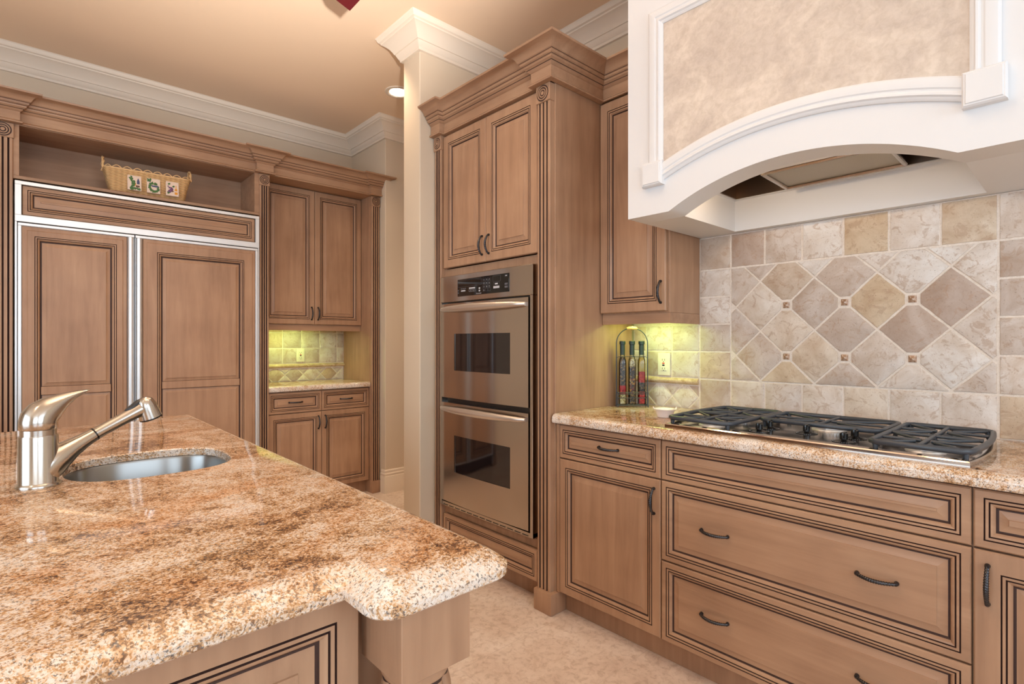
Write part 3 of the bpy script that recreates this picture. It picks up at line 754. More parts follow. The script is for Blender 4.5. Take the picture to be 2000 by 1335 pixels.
def pencil(parent, x0, x1, z, y):
    bm = BM(); L = []
    for t in range(9):
        an = -PI / 2 + PI * t / 8; L.append([(x0, y - 0.020 * max(0, math.cos(an)), z + 0.0155 * math.sin(an)), (x1, y - 0.020 * max(0, math.cos(an)), z + 0.0155 * math.sin(an))])
    vl = loops(bm, L, None, closed=False); bm.faces.new([r[0] for r in vl]); bm.faces.new([r[1] for r in vl]); obj('pencil_strip', bm, STONETRIM, parent, label='rounded pencil strip of stone')
pencil(BS, 0.0, xL - 0.004, 1.0465, T0 - 0.001)

def outlet(label, loc, rotz, x, z):
    t = thing('outlet', label, 'outlet', loc, rotz, 'ivory wall outlets over the counters')
    bm = BM(); box(bm, -0.0345, 0.0345, -0.006, 0, -0.0565, 0.0565, 0, 0.0025, 2); obj('cover_plate', bm, IVORY, t, (x, 0, z))
    bm = BM(); box(bm, -0.0165, 0.0165, -0.009, -0.006, -0.033, 0.033, 0, 0.0012); r = obj('receptacle', bm, IVORY, t, (x, 0, z))
    for s in (1, -1):
        bm = BM()
        for dx in (-0.0065, 0.0065): box(bm, dx - 0.0011, dx + 0.0011, -0.0094, -0.0088, s * 0.022 - 0.0045, s * 0.022 + 0.0045)
        lathe(bm, [(0.0023, 0), (0.0023, 0.0006)], 10, None, (0, -0.0088, s * 0.022 - 0.0095), M=Matrix.Rotation(PI / 2, 4, 'X'))
        obj('socket_slots', bm, DARKLINE, r)
    bm = BM(); box(bm, -0.0065, 0.0065, -0.0105, -0.009, 0.0015, 0.0075, 0, 0.0005); obj('reset_button', bm, RED, r, label='red reset button')
    bm = BM(); box(bm, -0.0065, 0.0065, -0.0105, -0.009, -0.0085, -0.0025, 0, 0.0005); obj('test_button', bm, BLACK, r, label='black test button')
outlet('ivory wall outlet with red button beside the oil bottles', (2.4195 - 0.0132, 1.667, 0), RZ, 1.667 - 1.480, 1.128)

# --- range hood
HD = thing('range_hood', 'white arched range hood with mottled plaster panel above the cooktop', 'range hood', (1.815, 1.283, 0), RZ)
# local: x 0..1.228, y 0..0.595
def arch(x, x0=0.185, x1=1.039, z0=1.738, rise=0.107):
    h = (x1 - x0) / 2; R = (h * h + rise * rise) / (2 * rise); d = x - (x0 + x1) / 2
    return z0 + rise - (R - math.sqrt(max(0, R * R - d * d)))
bm = BM(); Wd = 1.228; n = 40
front = [(0, 1.738)] + [(0.185 + 0.854 * k / n, arch(0.185 + 0.854 * k / n)) for k in range(n + 1)] + [(Wd, 1.738), (Wd, H - 0.002), (0, H - 0.002)]
A = [bm.verts.new((x, 0, z)) for x, z in front]; B = [bm.verts.new((x, 0.118, z)) for x, z in front]
def tri_fill(vs):
    es = [bm.edges.get((vs[i], vs[(i + 1) % len(vs)])) or bm.edges.new((vs[i], vs[(i + 1) % len(vs)])) for i in range(len(vs))]
    bmesh.ops.triangle_fill(bm, edges=es, use_beauty=True)
tri_fill(A); tri_fill(B); bridge(bm, A, B)
box(bm, 0, 0.185, 0.118, 0.603, 1.738, H - 0.002); box(bm, 1.039, Wd, 0.118, 0.603, 1.738, H - 0.002); box(bm, 0.185, 1.039, 0.555, 0.603, 1.738, H - 0.002)
# soffit with an opening for the liner
for x0, x1, y0, y1 in ((0.185, 0.197, 0.118, 0.555), (0.925, 1.039, 0.118, 0.555), (0.197, 0.925, 0.535, 0.555), (0.197, 0.925, 0.118, 0.226)): box(bm, x0, x1, y0, y1, 1.873, 1.893)
obj('hood_body', bm, HOODP, HD, ang=0.5)
bm = BM()
box(bm, 0.199, 0.923, 0.528, 0.533, 1.876, 2.06); box(bm, 0.199, 0.923, 0.228, 0.233, 1.876, 2.06); box(bm, 0.199, 0.204, 0.233, 0.528, 1.876, 2.06); box(bm, 0.918, 0.923, 0.233, 0.528, 1.876, 2.06); box(bm, 0.199, 0.923, 0.228, 0.533, 2.06, 2.065)
obj('liner', bm, brushed('dull_steel_liner', lin(120, 104, 92), 0.35), HD)
bm = BM()
F = [(0.435, 0.478, 1.869), (0.831, 0.478, 1.869), (0.831, 0.240, 1.876), (0.435, 0.240, 1.876)]
loops(bm, [[Vector(p) for p in F], [Vector(p) + Vector((0, 0, 0.012)) for p in F]], None, True, True)
fo = obj('grease_filter', bm, MESHM, HD)
bm = BM(); Fv = [Vector(p) + Vector((0, 0, -0.003)) for p in F]
for i in range(4): tube(bm, [Fv[i], Fv[(i + 1) % 4]], 0.0075, 8)
obj('filter_frame', bm, STEEL, fo)
# applied mouldings: profile across (w), raised towards -y
MP = [(0.0, 0.0), (0.0, -0.010), (0.006, -0.016), (0.014, -0.018), (0.030, -0.017), (0.034, -0.014), (0.038, -0.0135), (0.044, -0.018), (0.049, -0.0185), (0.053, -0.013), (0.058, -0.011), (0.062, -0.007), (0.062, 0.0)]
def strip(bm, pts, nrms, mirror=False):
    L = []
    for (x, z), (nx, nz) in zip(pts, nrms): L.append([(x + nx * w, d, z + nz * w) for w, d in MP])
    loops(bm, L, None, True, True)
ZT = 2.522
bm = BM(); xa, xb = 0.103, 1.125
strip(bm, [(xa, 1.93), (xa, ZT)], [(1, 0), (1, -1)]); strip(bm, [(xa, ZT), (xb, ZT)], [(1, -1), (-1, -1)]); strip(bm, [(xb, ZT), (xb, 1.93)], [(-1, -1), (-1, 0)])
obj('panel_moulding', bm, HOODP, HD, ang=0.5)
bm = BM(); pts = []; nr = []; x0, x1 = 0.150, 1.078
def arch2(x): return arch(x, 0.150, 1.078, 1.855, 0.094)
for k in range(49):
    x = x0 + (x1 - x0) * k / 48; h = 0.464; R = (h * h + 0.094 ** 2) / (2 * 0.094); c = (0.614, 1.855 + 0.094 - R)
    z = arch2(x); d = Vector((x - c[0], z - c[1])).normalized(); pts.append((x + d.x * 0.062, z + d.y * 0.062)); nr.append((-d.x, -d.y))
strip(bm, pts, nr); obj('arch_moulding', bm, HOODP, HD, ang=0.5)
for x0 in (0.080, 1.049):
    bm = BM(); L = [rect(x0, x0 + 0.088, 1.844, 1.936, i, y) for i, y in ((0, 0), (0, -0.020), (0.004, -0.026), (0.007, -0.026), (0.009, -0.029))]
    loops(bm, L, None, False, True); obj('corner_block', bm, HOODP, HD, ang=0.4)
bm = BM(); up = [(0.614 + (x - 0.614), z) for x, z in pts]
pp = [(x, z) for x, z in pts if 0.165 <= x <= 1.063]
V = [bm.verts.new((x, -0.004, z)) for x, z in [(0.158, ZT - 0.05), (0.158, pp[0][1])] + pp + [(1.07, pp[-1][1]), (1.07, ZT - 0.05)]]
V2 = [bm.verts.new((v.co.x, 0.0, v.co.z)) for v in V]; bridge(bm, V, V2); tri_fill(V)
obj('plaster_panel', bm, PLASTER, HD, label='mottled beige and mauve plaster panel')
for y in (0.92, 0.55): point('hood_lamp', (2.00, y, 1.868), 1.6, (1.0, 0.70, 0.43), 0.02)

# --- cooktop
CT = thing('gas_cooktop', 'stainless steel five-burner gas cooktop with black grates on the granite', 'cooktop', (1.815, 0.667, 0.914), RZ)
def ctop(off):
    W2, D, bow = 0.4475, 0.51, 0.022; P = []
    P += [(-W2 + off, off), (W2 - off, off)]
    for k in range(1, 12):
        t = k / 12; P.append((W2 - off + bow * math.sin(PI * t) ** 0.8, off + (D - 2 * off) * t))
    P += [(W2 - off, D - off), (-W2 + off, D - off)]
    for k in range(1, 12):
        t = 1 - k / 12; P.append((-W2 + off - bow * math.sin(PI * t) ** 0.8, off + (D - 2 * off) * t))
    return P
bm = BM(); loops(bm, [[(x, y, z) for x, y in ctop(o)] for o, z in ((0, 0.0), (0, 0.011), (0.003, 0.0145), (0.014, 0.0175), (0.018, 0.0170), (0.034, 0.008))], None, True, True)
obj('deck', bm, STEEL, CT, ang=0.4)
def grate(x0, x1, y0, y1, mids, name='grate', bulge=0):
    bm = BM(); z = 0.036; r = 0.0075
    def bar(pts, rr=r, fl=1.0): tube(bm, pts, rr, 8, 0, flat=fl, up=(0, 0, 1))
    c = 0.018
    def side(xa, sgn):
        return [(xa + sgn * bulge * math.sin(PI * k / 8), y0 + c + (y1 - y0 - 2 * c) * k / 8, z) for k in range(9)]
    R = [(x0 + c, y0, z), (x1 - c, y0, z)] + (side(x1, 1) if bulge > 0 else side(x1, 0)) + [(x1 - c, y1, z), (x0 + c, y1, z)] + list(reversed(side(x0, -1 if bulge < 0 else 0) if bulge < 0 else side(x0, 0)))
    if bulge < 0: R = [(x0 + c, y0, z), (x1 - c, y0, z)] + side(x1, 0) + [(x1 - c, y1, z), (x0 + c, y1, z)] + list(reversed([(x0 + bulge * math.sin(PI * k / 8), y0 + c + (y1 - y0 - 2 * c) * k / 8, z) for k in range(9)]))
    tube(bm, R, 0.0078, 8, 0, flat=1.1, closed=True, up=(0, 0, 1))
    xm = (x0 + x1) / 2
    bar([(xm, y0, z), (xm, y1, z)], 0.0058)
    ys = [y0] + mids + [y1]
    for m in mids: bar([(x0, m, z), (x1, m, z)], 0.0058)
    for a, b in zip(ys[:-1], ys[1:]):
        ym = (a + b) / 2; dx = (x1 - x0); h = b - a
        for sx in (-1, 1):
            xe = x0 if sx < 0 else x1
            bar([(xe, ym, z), (xm + sx * 0.012, ym, z)], 0.005)
            for sy in (-1, 1): bar([(xe - sx * 0.010, ym + sy * h * 0.46, z), (xm + sx * dx * 0.10, ym + sy * h * 0.10, z)], 0.0046)
    for fx in (x0 + 0.012, x1 - 0.012):
        for fy in (y0 + 0.012, y1 - 0.012): lathe(bm, [(0.0055, 0.0075), (0.0085, 0.030), (0.0085, z)], 10, None, (fx, fy, 0))
    for m in mids: lathe(bm, [(0.0045, 0.0085), (0.007, z)], 8, None, (xm, m, 0))
    return obj(name, bm, IRON, CT, ang=0.9)
grate(-0.444, -0.203, 0.018, 0.490, [0.254], bulge=-0.014); grate(0.219, 0.447, 0.018, 0.490, [0.254], bulge=0.014); grate(-0.184, 0.198, 0.230, 0.490, [])
for x, y, r in ((-0.322, 0.130, 0.038), (-0.322, 0.375, 0.032), (0.014, 0.345, 0.044), (0.332, 0.130, 0.038), (0.332, 0.375, 0.032)):
    bm = BM(); lathe(bm, [(r + 0.012, 0), (r + 0.010, 0.004), (r, 0.006), (r - 0.002, 0.016)], 28, None, (0, 0, 0), mod=None)
    for k in range(28):
        a = 2 * PI * k / 28; box(bm, 0, 0.001, 0, 0.001, 0, 0.001)
        vs = list(bm.verts)[-8:]
        for v in vs:
            rr = (r - 0.001) + (v.co.x / 0.001) * 0.004; w = (v.co.y / 0.001 - 0.5) * 0.0045; zz = 0.009 + v.co.z / 0.001 * 0.009
            v.co = Vector((rr * math.cos(a) - w * math.sin(a), rr * math.sin(a) + w * math.cos(a), zz))
    bo = obj('burner', bm, SILVER, CT, (x, y, 0.008), label='ridged aluminium burner ring')
    bm = BM(); lathe(bm, [(r - 0.004, 0.0165), (r - 0.002, 0.020), (r - 0.006, 0.0235), (0.004, 0.0245)], 28); obj('burner_cap', bm, IRON, bo)
KN = None
for x, y in ((-0.141, 0.118), (-0.141, 0.208), (-0.011, 0.196), (0.125, 0.118), (0.132, 0.206)):
    if KN is None:
        bm = BM(); lathe(bm, [(0.034, 0), (0.034, 0.001), (0.028, 0.0016), (0.024, 0.0035), (0.016, 0.005), (0.0115, 0.008), (0.0115, 0.026), (0.008, 0.028)], 28)
        box(bm, -0.0045, 0.0045, -0.019, 0.019, 0.012, 0.031, 0, 0.003, 2)
        KN = obj('control_knob', bm, BLACK, CT, (x, y, 0.0085), ang=0.7)
        bm = BM()
        for k in range(26):
            a = 0.4 + 5.2 * k / 26; vs = box(bm, -0.0008, 0.0008, -0.0012, 0.0012, 0, 0.0003)
            for v in vs: v.co = Matrix.Rotation(a, 3, 'Z') @ (v.co + Vector((0.0315, 0, 0.0012)))
        obj('dial_marks', bm, LEGEND, KN)
    else: k2 = copy_tree(KN, CT); k2.location = (x, y, 0.0085)

# --- little white dish
bm = BM()
lathe(bm, [(0.027, 0.0), (0.031, 0.001), (0.037, 0.016), (0.041, 0.027), (0.048, 0.033), (0.050, 0.036), (0.0475, 0.0365), (0.039, 0.030), (0.033, 0.015), (0.010, 0.008)], 96,
      mod=lambda a, z: 1.0)
for v in bm.verts:
    a = math.atan2(v.co.y, v.co.x); r = math.hypot(v.co.x, v.co.y)
    if v.co.z > 0.02 and r > 0.04:
        k = max(0, math.cos(2 * (a + 0.74))) ** 40; v.co.z += 0.006 * k * (v.co.z - 0.02) / 0.01; v.co.x *= 1 + 0.04 * k; v.co.y *= 1 + 0.04 * k
tag(obj('dish', bm, PORCELAIN, None, (2.055, 1.262, 0.9143), ang=0.9), 'small white porcelain dish with pinched handles beside the cooktop', 'dish')

# --- bottle rack and bottles in the corner (local x along the rack)
d0 = 2.67; s_, c_ = 0.6753, 0.7375
RK_C = (d0 * s_ + 0.605 * c_, d0 * c_ - 0.605 * s_)
RK = thing('bottle_rack', 'black wire rack with wooden grip holding three oil bottles', 'bottle rack', (RK_C[0], RK_C[1], 0.9143), -math.atan2(955, 1043))
w2, dp, r = 0.0755, 0.046, 0.0022
bm = BM()
for y in (0.0, dp):
    for z in ((0.010, 0.046, 0.066, 0.074) if y == 0.0 else (0.010, 0.070)): tube(bm, [(-w2, y, z), (w2, y, z)], r if z < 0.02 else 0.0016, 8)
for x in (-w2, w2):
    for z in (0.010, 0.046, 0.070): tube(bm, [(x, 0, z), (x, dp, z)], 0.0018, 8)
for x in (-w2, w2):
    for y in (0.0, dp): tube(bm, [(x, y, 0.003), (x, y, 0.075)], r, 8); lathe(bm, [(0.001, 0.0), (0.004, 0.002), (0.004, 0.005), (0.001, 0.008)], 10, None, (x, y, 0))
for k in range(-3, 4): tube(bm, [(k * 0.02, 0, 0.010), (k * 0.02, dp, 0.010)], 0.0014, 6)
zc = 0.318
for x in (-0.025, 0.025): tube(bm, [(x, 0, 0.010), (x, 0, 0.046)], 0.0013, 6)
obj('wire_basket', bm, IRON, RK, ang=1.0)
bm = BM(); pts = [(-w2 - 0.003, dp / 2, 0.010), (-w2 - 0.003, dp / 2, 0.24)] + [(-(w2 + 0.003) * math.cos(PI * k / 20), dp / 2, 0.318 + 0.078 * math.sin(PI * k / 20)) for k in range(21)] + [(w2 + 0.003, dp / 2, 0.24), (w2 + 0.003, dp / 2, 0.010)]
tube(bm, pts, 0.0026, 8); obj('carrying_hoop', bm, IRON, RK, ang=1.0)
bm = BM(); tube(bm, [(-0.026, dp / 2, 0.3935), (-0.018, dp / 2, 0.395), (0, dp / 2, 0.396), (0.018, dp / 2, 0.395), (0.026, dp / 2, 0.3935)], [0.005, 0.008, 0.009, 0.008, 0.005], 14); obj('wooden_grip', bm, BEECH, RK, ang=1.0)
bm = BM()
for xx in (-0.048, 0.0, 0.048): tube(bm, [(xx + 0.019 * math.cos(2 * PI * k / 20), dp / 2 + 0.019 * math.sin(2 * PI * k / 20), 0.252) for k in range(20)], 0.0013, 6, closed=True)
for a, b in ((-w2 - 0.003, -0.067), (-0.029, -0.019), (0.019, 0.029), (0.067, w2 + 0.003)): tube(bm, [(a, dp / 2, 0.245 if abs(a) > 0.07 else 0.252), (b, dp / 2, 0.252 if abs(b) < 0.07 else 0.245)], 0.0013, 6)
obj('neck_rings', bm, IRON, RK, ang=1.0)
def bottle(dx, fills, label):
    M = Matrix.Rotation(RK.rotation_euler.z, 3, 'Z'); p = M @ Vector((dx, dp / 2, 0))
    t = thing('oil_bottle', label, 'bottle', (RK_C[0] + p.x, RK_C[1] + p.y, 0.9143 + 0.0128), RK.rotation_euler.z, 'oil bottles in the wire rack')
    def sqr(r, z, e):  # rounded-square ring
        return [((abs(math.cos(a)) ** e) * math.copysign(1, math.cos(a)) * r, (abs(math.sin(a)) ** e) * math.copysign(1, math.sin(a)) * r, z) for a in [2 * PI * k / 32 + 0.001 for k in range(32)]]
    bm = BM(); loops(bm, [sqr(0.015, 0, 0.5), sqr(0.0175, 0.002, 0.5), sqr(0.0175, 0.205, 0.5), sqr(0.0165, 0.222, 0.6), sqr(0.0125, 0.236, 0.85), sqr(0.0105, 0.245, 1), sqr(0.0105, 0.275, 1)], None, True, True)
    obj('glass_body', bm, GLASS, t, ang=0.8)
    bm = BM(); lathe(bm, [(0.0125, 0.248), (0.0125, 0.300), (0.0150, 0.301), (0.0155, 0.316), (0.013, 0.318)], 20); obj('wax_stopper', bm, SLATEGREEN, t, label='dark green sealed stopper')
    z = 0.004
    for f, h in fills:
        bm = BM(); loops(bm, [sqr(0.0150, z, 0.5), sqr(0.0150, min(z + h, 0.214), 0.5)] + ([sqr(0.009, 0.236, 1)] if z + h > 0.215 else []), None, True, True); obj('contents', bm, f, t); z += h + 0.0002
bottle(-0.048, [(SPICE_TAN, 0.045), (SPICE_RED, 0.045), (SPICE_DARK, 0.14)], 'spice bottle with red berries in the middle, nearest the oven tower')
bottle(0.0, [(SPICE_DARK, 0.050), (SPICE_MIX, 0.075), (SPICE_DARK, 0.06), (SPICE_TAN, 0.045)], 'bottle of mixed beans standing between the other two oil bottles')
bottle(0.048, [(SPICE_RED, 0.060), (SPICE_DARK, 0.045), (PEPPER, 0.055), (OLIVE, 0.07)], 'bottle of red peppers in yellow oil, nearest the wall outlet')

# ------------------------------------------------------------------ refrigerator wall (local x = world x, y into the wall)
FS = thing('cabinet_surround', 'taupe wood cabinet surround with fluted pilasters, open shelf and long cornice framing the refrigerator', 'cabinet', (0, 4.04, 0))
yP = -0.030
for x0, x1, nf in ((-0.127, -0.0365, 3), (1.2365, 1.307, 3), (2.108, 2.184, 3)):
    pilaster(FS, x0, x1, yP, 0.0, 0.098, 2.437, 2.357, nf)
    plinth(FS, x0 - 0.001, x1, yP - 0.016, 0.02, 0.098)
bm = BM()
box(bm, -0.127, -0.045, 0.0, 0.485, 0, 2.45); obj('side_panel', bm, WV, FS)
bm = BM(); box(bm, 1.240, 1.307, 0.0, 0.485, 0, 2.45)
obj('side_panel', bm, WV, FS)
bm = BM(); box(bm, 2.108, 2.186, 0.0, 0.485, 0, 2.45); obj('side_panel', bm, WV, FS)
bm = BM()   # open shelf above the refrigerator
box(bm, -0.045, 1.240, -0.022, 0.30, 2.141, 2.160, 0, 0.002); box(bm, -0.045, 1.240, -0.022, 0.30, 2.437, 2.456); box(bm, -0.045, -0.016, -0.022, 0.30, 2.160, 2.437); box(bm, 1.208, 1.240, -0.022, 0.30, 2.160, 2.437); box(bm, -0.045, 1.240, 0.30, 0.315, 2.141, 2.456)
obj('open_shelf', bm, WH, FS)
prF, msF = cornice_prof(2.440)
bm = BM(); sweep(bm, [(-0.20, -0.056), (-0.012, -0.056), (-0.012, -0.026), (1.214, -0.026), (1.214, -0.056), (1.328, -0.056), (1.328, -0.026), (2.092, -0.026), (2.092, -0.056), (2.187, -0.056), (2.187, -0.02)], prF, msF)
box(bm, -0.19, 2.186, -0.03, 0.40, 2.580, 2.592); box(bm, 1.3085, 2.107, -0.018, 0.160, 2.4405, 2.4540)
obj('cornice', bm, [WH, GLAZE], FS, ang=0.45)
# refrigerator
FR = thing('refrigerator', 'built-in side-by-side refrigerator with taupe wood panels and silver frame', 'refrigerator', (0, 4.02, 0))
bm = BM(); yF = -0.034
def fr(x0, x1, z0, z1, y0=yF, y1=0.0): box(bm, x0, x1, y0, y1, z0, z1, 0, 0.0015)
fr(-0.034, 1.231, 2.106, 2.126); fr(-0.034, -0.006, 1.939, 2.106); fr(1.206, 1.231, 1.939, 2.106); fr(-0.034, 1.231, 1.902, 1.939)
fr(-0.034, -0.024, 0.02, 1.902); fr(1.222, 1.231, 0.02, 1.902)
obj('frame', bm, SILVER, FR, label='silver metal frame')
bm = BM(); box(bm, -0.033, 1.230, 0.001, 0.44, 0.02, 2.12); obj('cabinet_body', bm, plain('dark_fridge_case', lin(44, 40, 40), 0.6), FR)
bm = BM(); panel(bm, -0.004, 1.204, 1.941, 2.104, rail=0.022, bev=0.026); obj('grille_panel', bm, [WH, GLAZE], FR, (0, -0.004, 0), ang=0.35)
for x0, x1, hs in ((-0.022, 0.505, 1), (0.509, 1.220, -1)):
    bm = BM(); za, zb = 0.12, 1.896
    box(bm, x0, x1, -0.028, -0.002, za, zb)
    def e(a, b, c, d): box(bm, a, b, yF - 0.006, -0.026, c, d, 0, 0.002)
    hw = 0.036
    if hs > 0: e(x0, x0 + 0.016, za + 0.016, zb - 0.016); ix0, ix1 = x0 + 0.016, x1 - hw; hx0, hx1 = x1 - hw, x1 - 0.002
    else: e(x1 - 0.016, x1, za + 0.016, zb - 0.016); ix0, ix1 = x0 + hw, x1 - 0.016; hx0, hx1 = x0 + 0.002, x0 + hw
    e(x0, x1, zb - 0.016, zb); e(x0, x1, za, za + 0.016)
    dd = obj('fridge_door', bm, SILVER, FR, label='silver edged refrigerator door')
    bm = BM(); panel(bm, ix0 + 0.001, ix1 - 0.001, za + 0.017, zb - 0.018, rail=0.052 if hs > 0 else 0.075, th=0.012, mid=(0.943, 0.989), bev=0.022, lip=0.020)
    obj('wood_panel', bm, [WV, GLAZE], dd, (0, -0.0285, 0), ang=0.35)
    bm = BM(); L = []
    for z in (za, zb - 0.018):
        L.append([((hx0 + hx1) / 2 - (hx1 - hx0) / 2 * math.cos(PI * k / 10), -0.026 - 0.030 * math.sin(PI * k / 10) ** 0.6, z) for k in range(11)])
    vl = loops(bm, L, None, closed=False); bm.faces.new(vl[0]); bm.faces.new(vl[1]); obj('edge_handle', bm, SILVER, dd, ang=0.8, label='full-height silver edge handle')
# upper and lower cabinets right of the refrigerator
UL = thing('wall_cabinet', 'taupe wood two-door wall cabinet right of the refrigerator, over the small tiled nook', 'cabinet', (0, 4.205, 0))
bm = BM(); box(bm, 1.3085, 2.1068, 0.0, 0.318, 1.374, 2.456); obj('carcass', bm, WV, UL)
bm = BM(); box(bm, 1.3085, 2.1068, -0.004, 0.014, 1.330, 1.3735); obj('light_rail', bm, WH, UL)
door('door', UL, 1.310, 1.7075, 1.379, 2.434, handle=[(1.683, 1.465)], rail=0.04); door('door', UL, 1.7105, 2.1055, 1.379, 2.434, handle=[(1.735, 1.465)], rail=0.04)
area('under_cabinet_lamp_north', (1.55, 4.34, 1.365), (0, 0, 0), 0.40, 0.06, 2.0, (0.78, 1.0, 0.26))
BL = thing('base_cabinet', 'taupe wood base cabinet with two drawers over two doors right of the refrigerator', 'cabinet', (0, 4.066, 0))
bm = BM(); box(bm, 1.3085, 2.1068, 0.0, 0.44, 0.1, 0.8735); box(bm, 1.3085, 2.1068, 0.04, 0.055, 0, 0.1); obj('carcass', bm, WV, BL)
for x0, x1, hx, dx in ((1.310, 1.7055, 1.507, 1.680), (1.7085, 2.105, 1.907, 1.734)):
    door('drawer', BL, x0, x1, 0.710, 0.865, mat=WH, handle=[(hx, 0.789)], vert=False, rail=0.018, bev=0.018)
    door('door', BL, x0, x1, 0.105, 0.705, handle=[(dx, 0.622)], rail=0.036)
wall_slab('countertop', 1.3085, 2.1068, 4.026, 4.5175, 'y', 'short granite countertop in the tiled nook right of the refrigerator')
BN = thing('backsplash', 'small travertine tile backsplash in the nook right of the refrigerator', 'backsplash', (0, 4.5295, 0))
bm = BM(); box(bm, 1.3085, 2.1068, -0.0075, 0, 0.9145, 1.374); obj('grout_bed', bm, GROUT, BN)
bm = BM()
for z0, z1 in ((1.060, 1.1885), (1.1885, 1.318), (1.318, 1.374)):
    for k in range(-2, 4): sq(bm, max(1.3085, 1.578 + 0.1545 * (k - 0)) if k > -2 else 1.3085, min(2.1065, 1.578 + 0.1545 * (k + 1)), z0, z1, T0)
for k in range(-1, 7):
    cx = 1.445 + 0.150 * k - 0.075
    for dx, dz in ((0, 0), (0.075, 0.075), (0.075, -0.075)):
        c = (cx + dx, 0.968 + dz); p = [(c[0] - 0.075, c[1]), (c[0], c[1] - 0.075), (c[0] + 0.075, c[1]), (c[0], c[1] + 0.075)]
        tile(bm, clip(p, 1.3085, 2.1068, 0.9145, 1.022), T0)
obj('field_tiles', bm, TILE, BN, ang=0.5)
pencil(BN, 1.3085, 2.1068, 1.041, T0 - 0.001)
outlet('ivory wall outlet with red button in the nook right of the refrigerator', (0, 4.5295 - 0.0132, 0), 0, 1.720, 1.130)

# --- wicker basket on the open shelf
BK = thing('basket', 'wicker basket with three picture tiles on the open shelf above the refrigerator', 'basket', (0.595, 4.135, 2.1605), -0.03)
bm = BM()
def rr(hx, hy, z, r=0.03, seg=6): return [(x, y, z) for x, y in round_corners([(-hx, -hy), (hx, -hy), (hx, hy), (-hx, hy)], [r] * 4, seg)]
loops(bm, [rr(0.196, 0.055, 0.0), rr(0.204, 0.060, 0.03), rr(0.222, 0.072, 0.115), rr(0.232, 0.078, 0.150), rr(0.226, 0.072, 0.150), rr(0.214, 0.064, 0.10), rr(0.19, 0.05, 0.006)], None, True, True)
obj('woven_body', bm, WICKER, BK, ang=1.0)
bm = BM(); ring = rr(0.229, 0.075, 0.151, 0.03, 4); per = []
def along(ring, n):
    P = [Vector(p) for p in ring]; L = [0]
    for i in range(len(P)): L.append(L[-1] + (P[(i + 1) % len(P)] - P[i]).length)
    for k in range(n):
        s = L[-1] * k / n
        for i in range(len(P)):
            if L[i] <= s <= L[i + 1]: t = (s - L[i]) / max(1e-6, L[i + 1] - L[i]); yield P[i].lerp(P[(i + 1) % len(P)], t); break
tube(bm, [(p.x, p.y, p.z) for p in along(ring, 60)], 0.0045, 6, closed=True)
ps = list(along(ring, 22))
for k in range(22):
    a, b = ps[k], ps[(k + 1) % 22]
    tube(bm, [a.lerp(b, t) + Vector((0, 0, 0.017 * math.sin(PI * t))) for t in [j / 8 for j in range(9)]], 0.0028, 6)
obj('looped_rim', bm, CANE, BK, ang=1.0)
for sx in (-1, 1):
    bm = BM()
    for ph in (0, PI):
        pts = []
        for k in range(25):
            t = k / 24; an = PI * t; wv = 0.006 * math.sin(5 * an + ph)
            pts.append((sx * (0.232 + 0.004 * math.cos(5 * an + ph)), -0.045 * math.cos(an) , 0.148 + 0.072 * math.sin(an) + wv))
        tube(bm, pts, 0.0042, 7)
    obj('handle', bm, CANE, BK, ang=1.0)
def disc(bm, x, z, rx, rz, y, m, n=10, rot=0.0):
    P = [(rx * math.cos(2 * PI * k / n), rz * math.sin(2 * PI * k / n)) for k in range(n)]
    poly(bm, [(x + a * math.cos(rot) - b * math.sin(rot), y, z + a * math.sin(rot) + b * math.cos(rot)) for a, b in P], m)
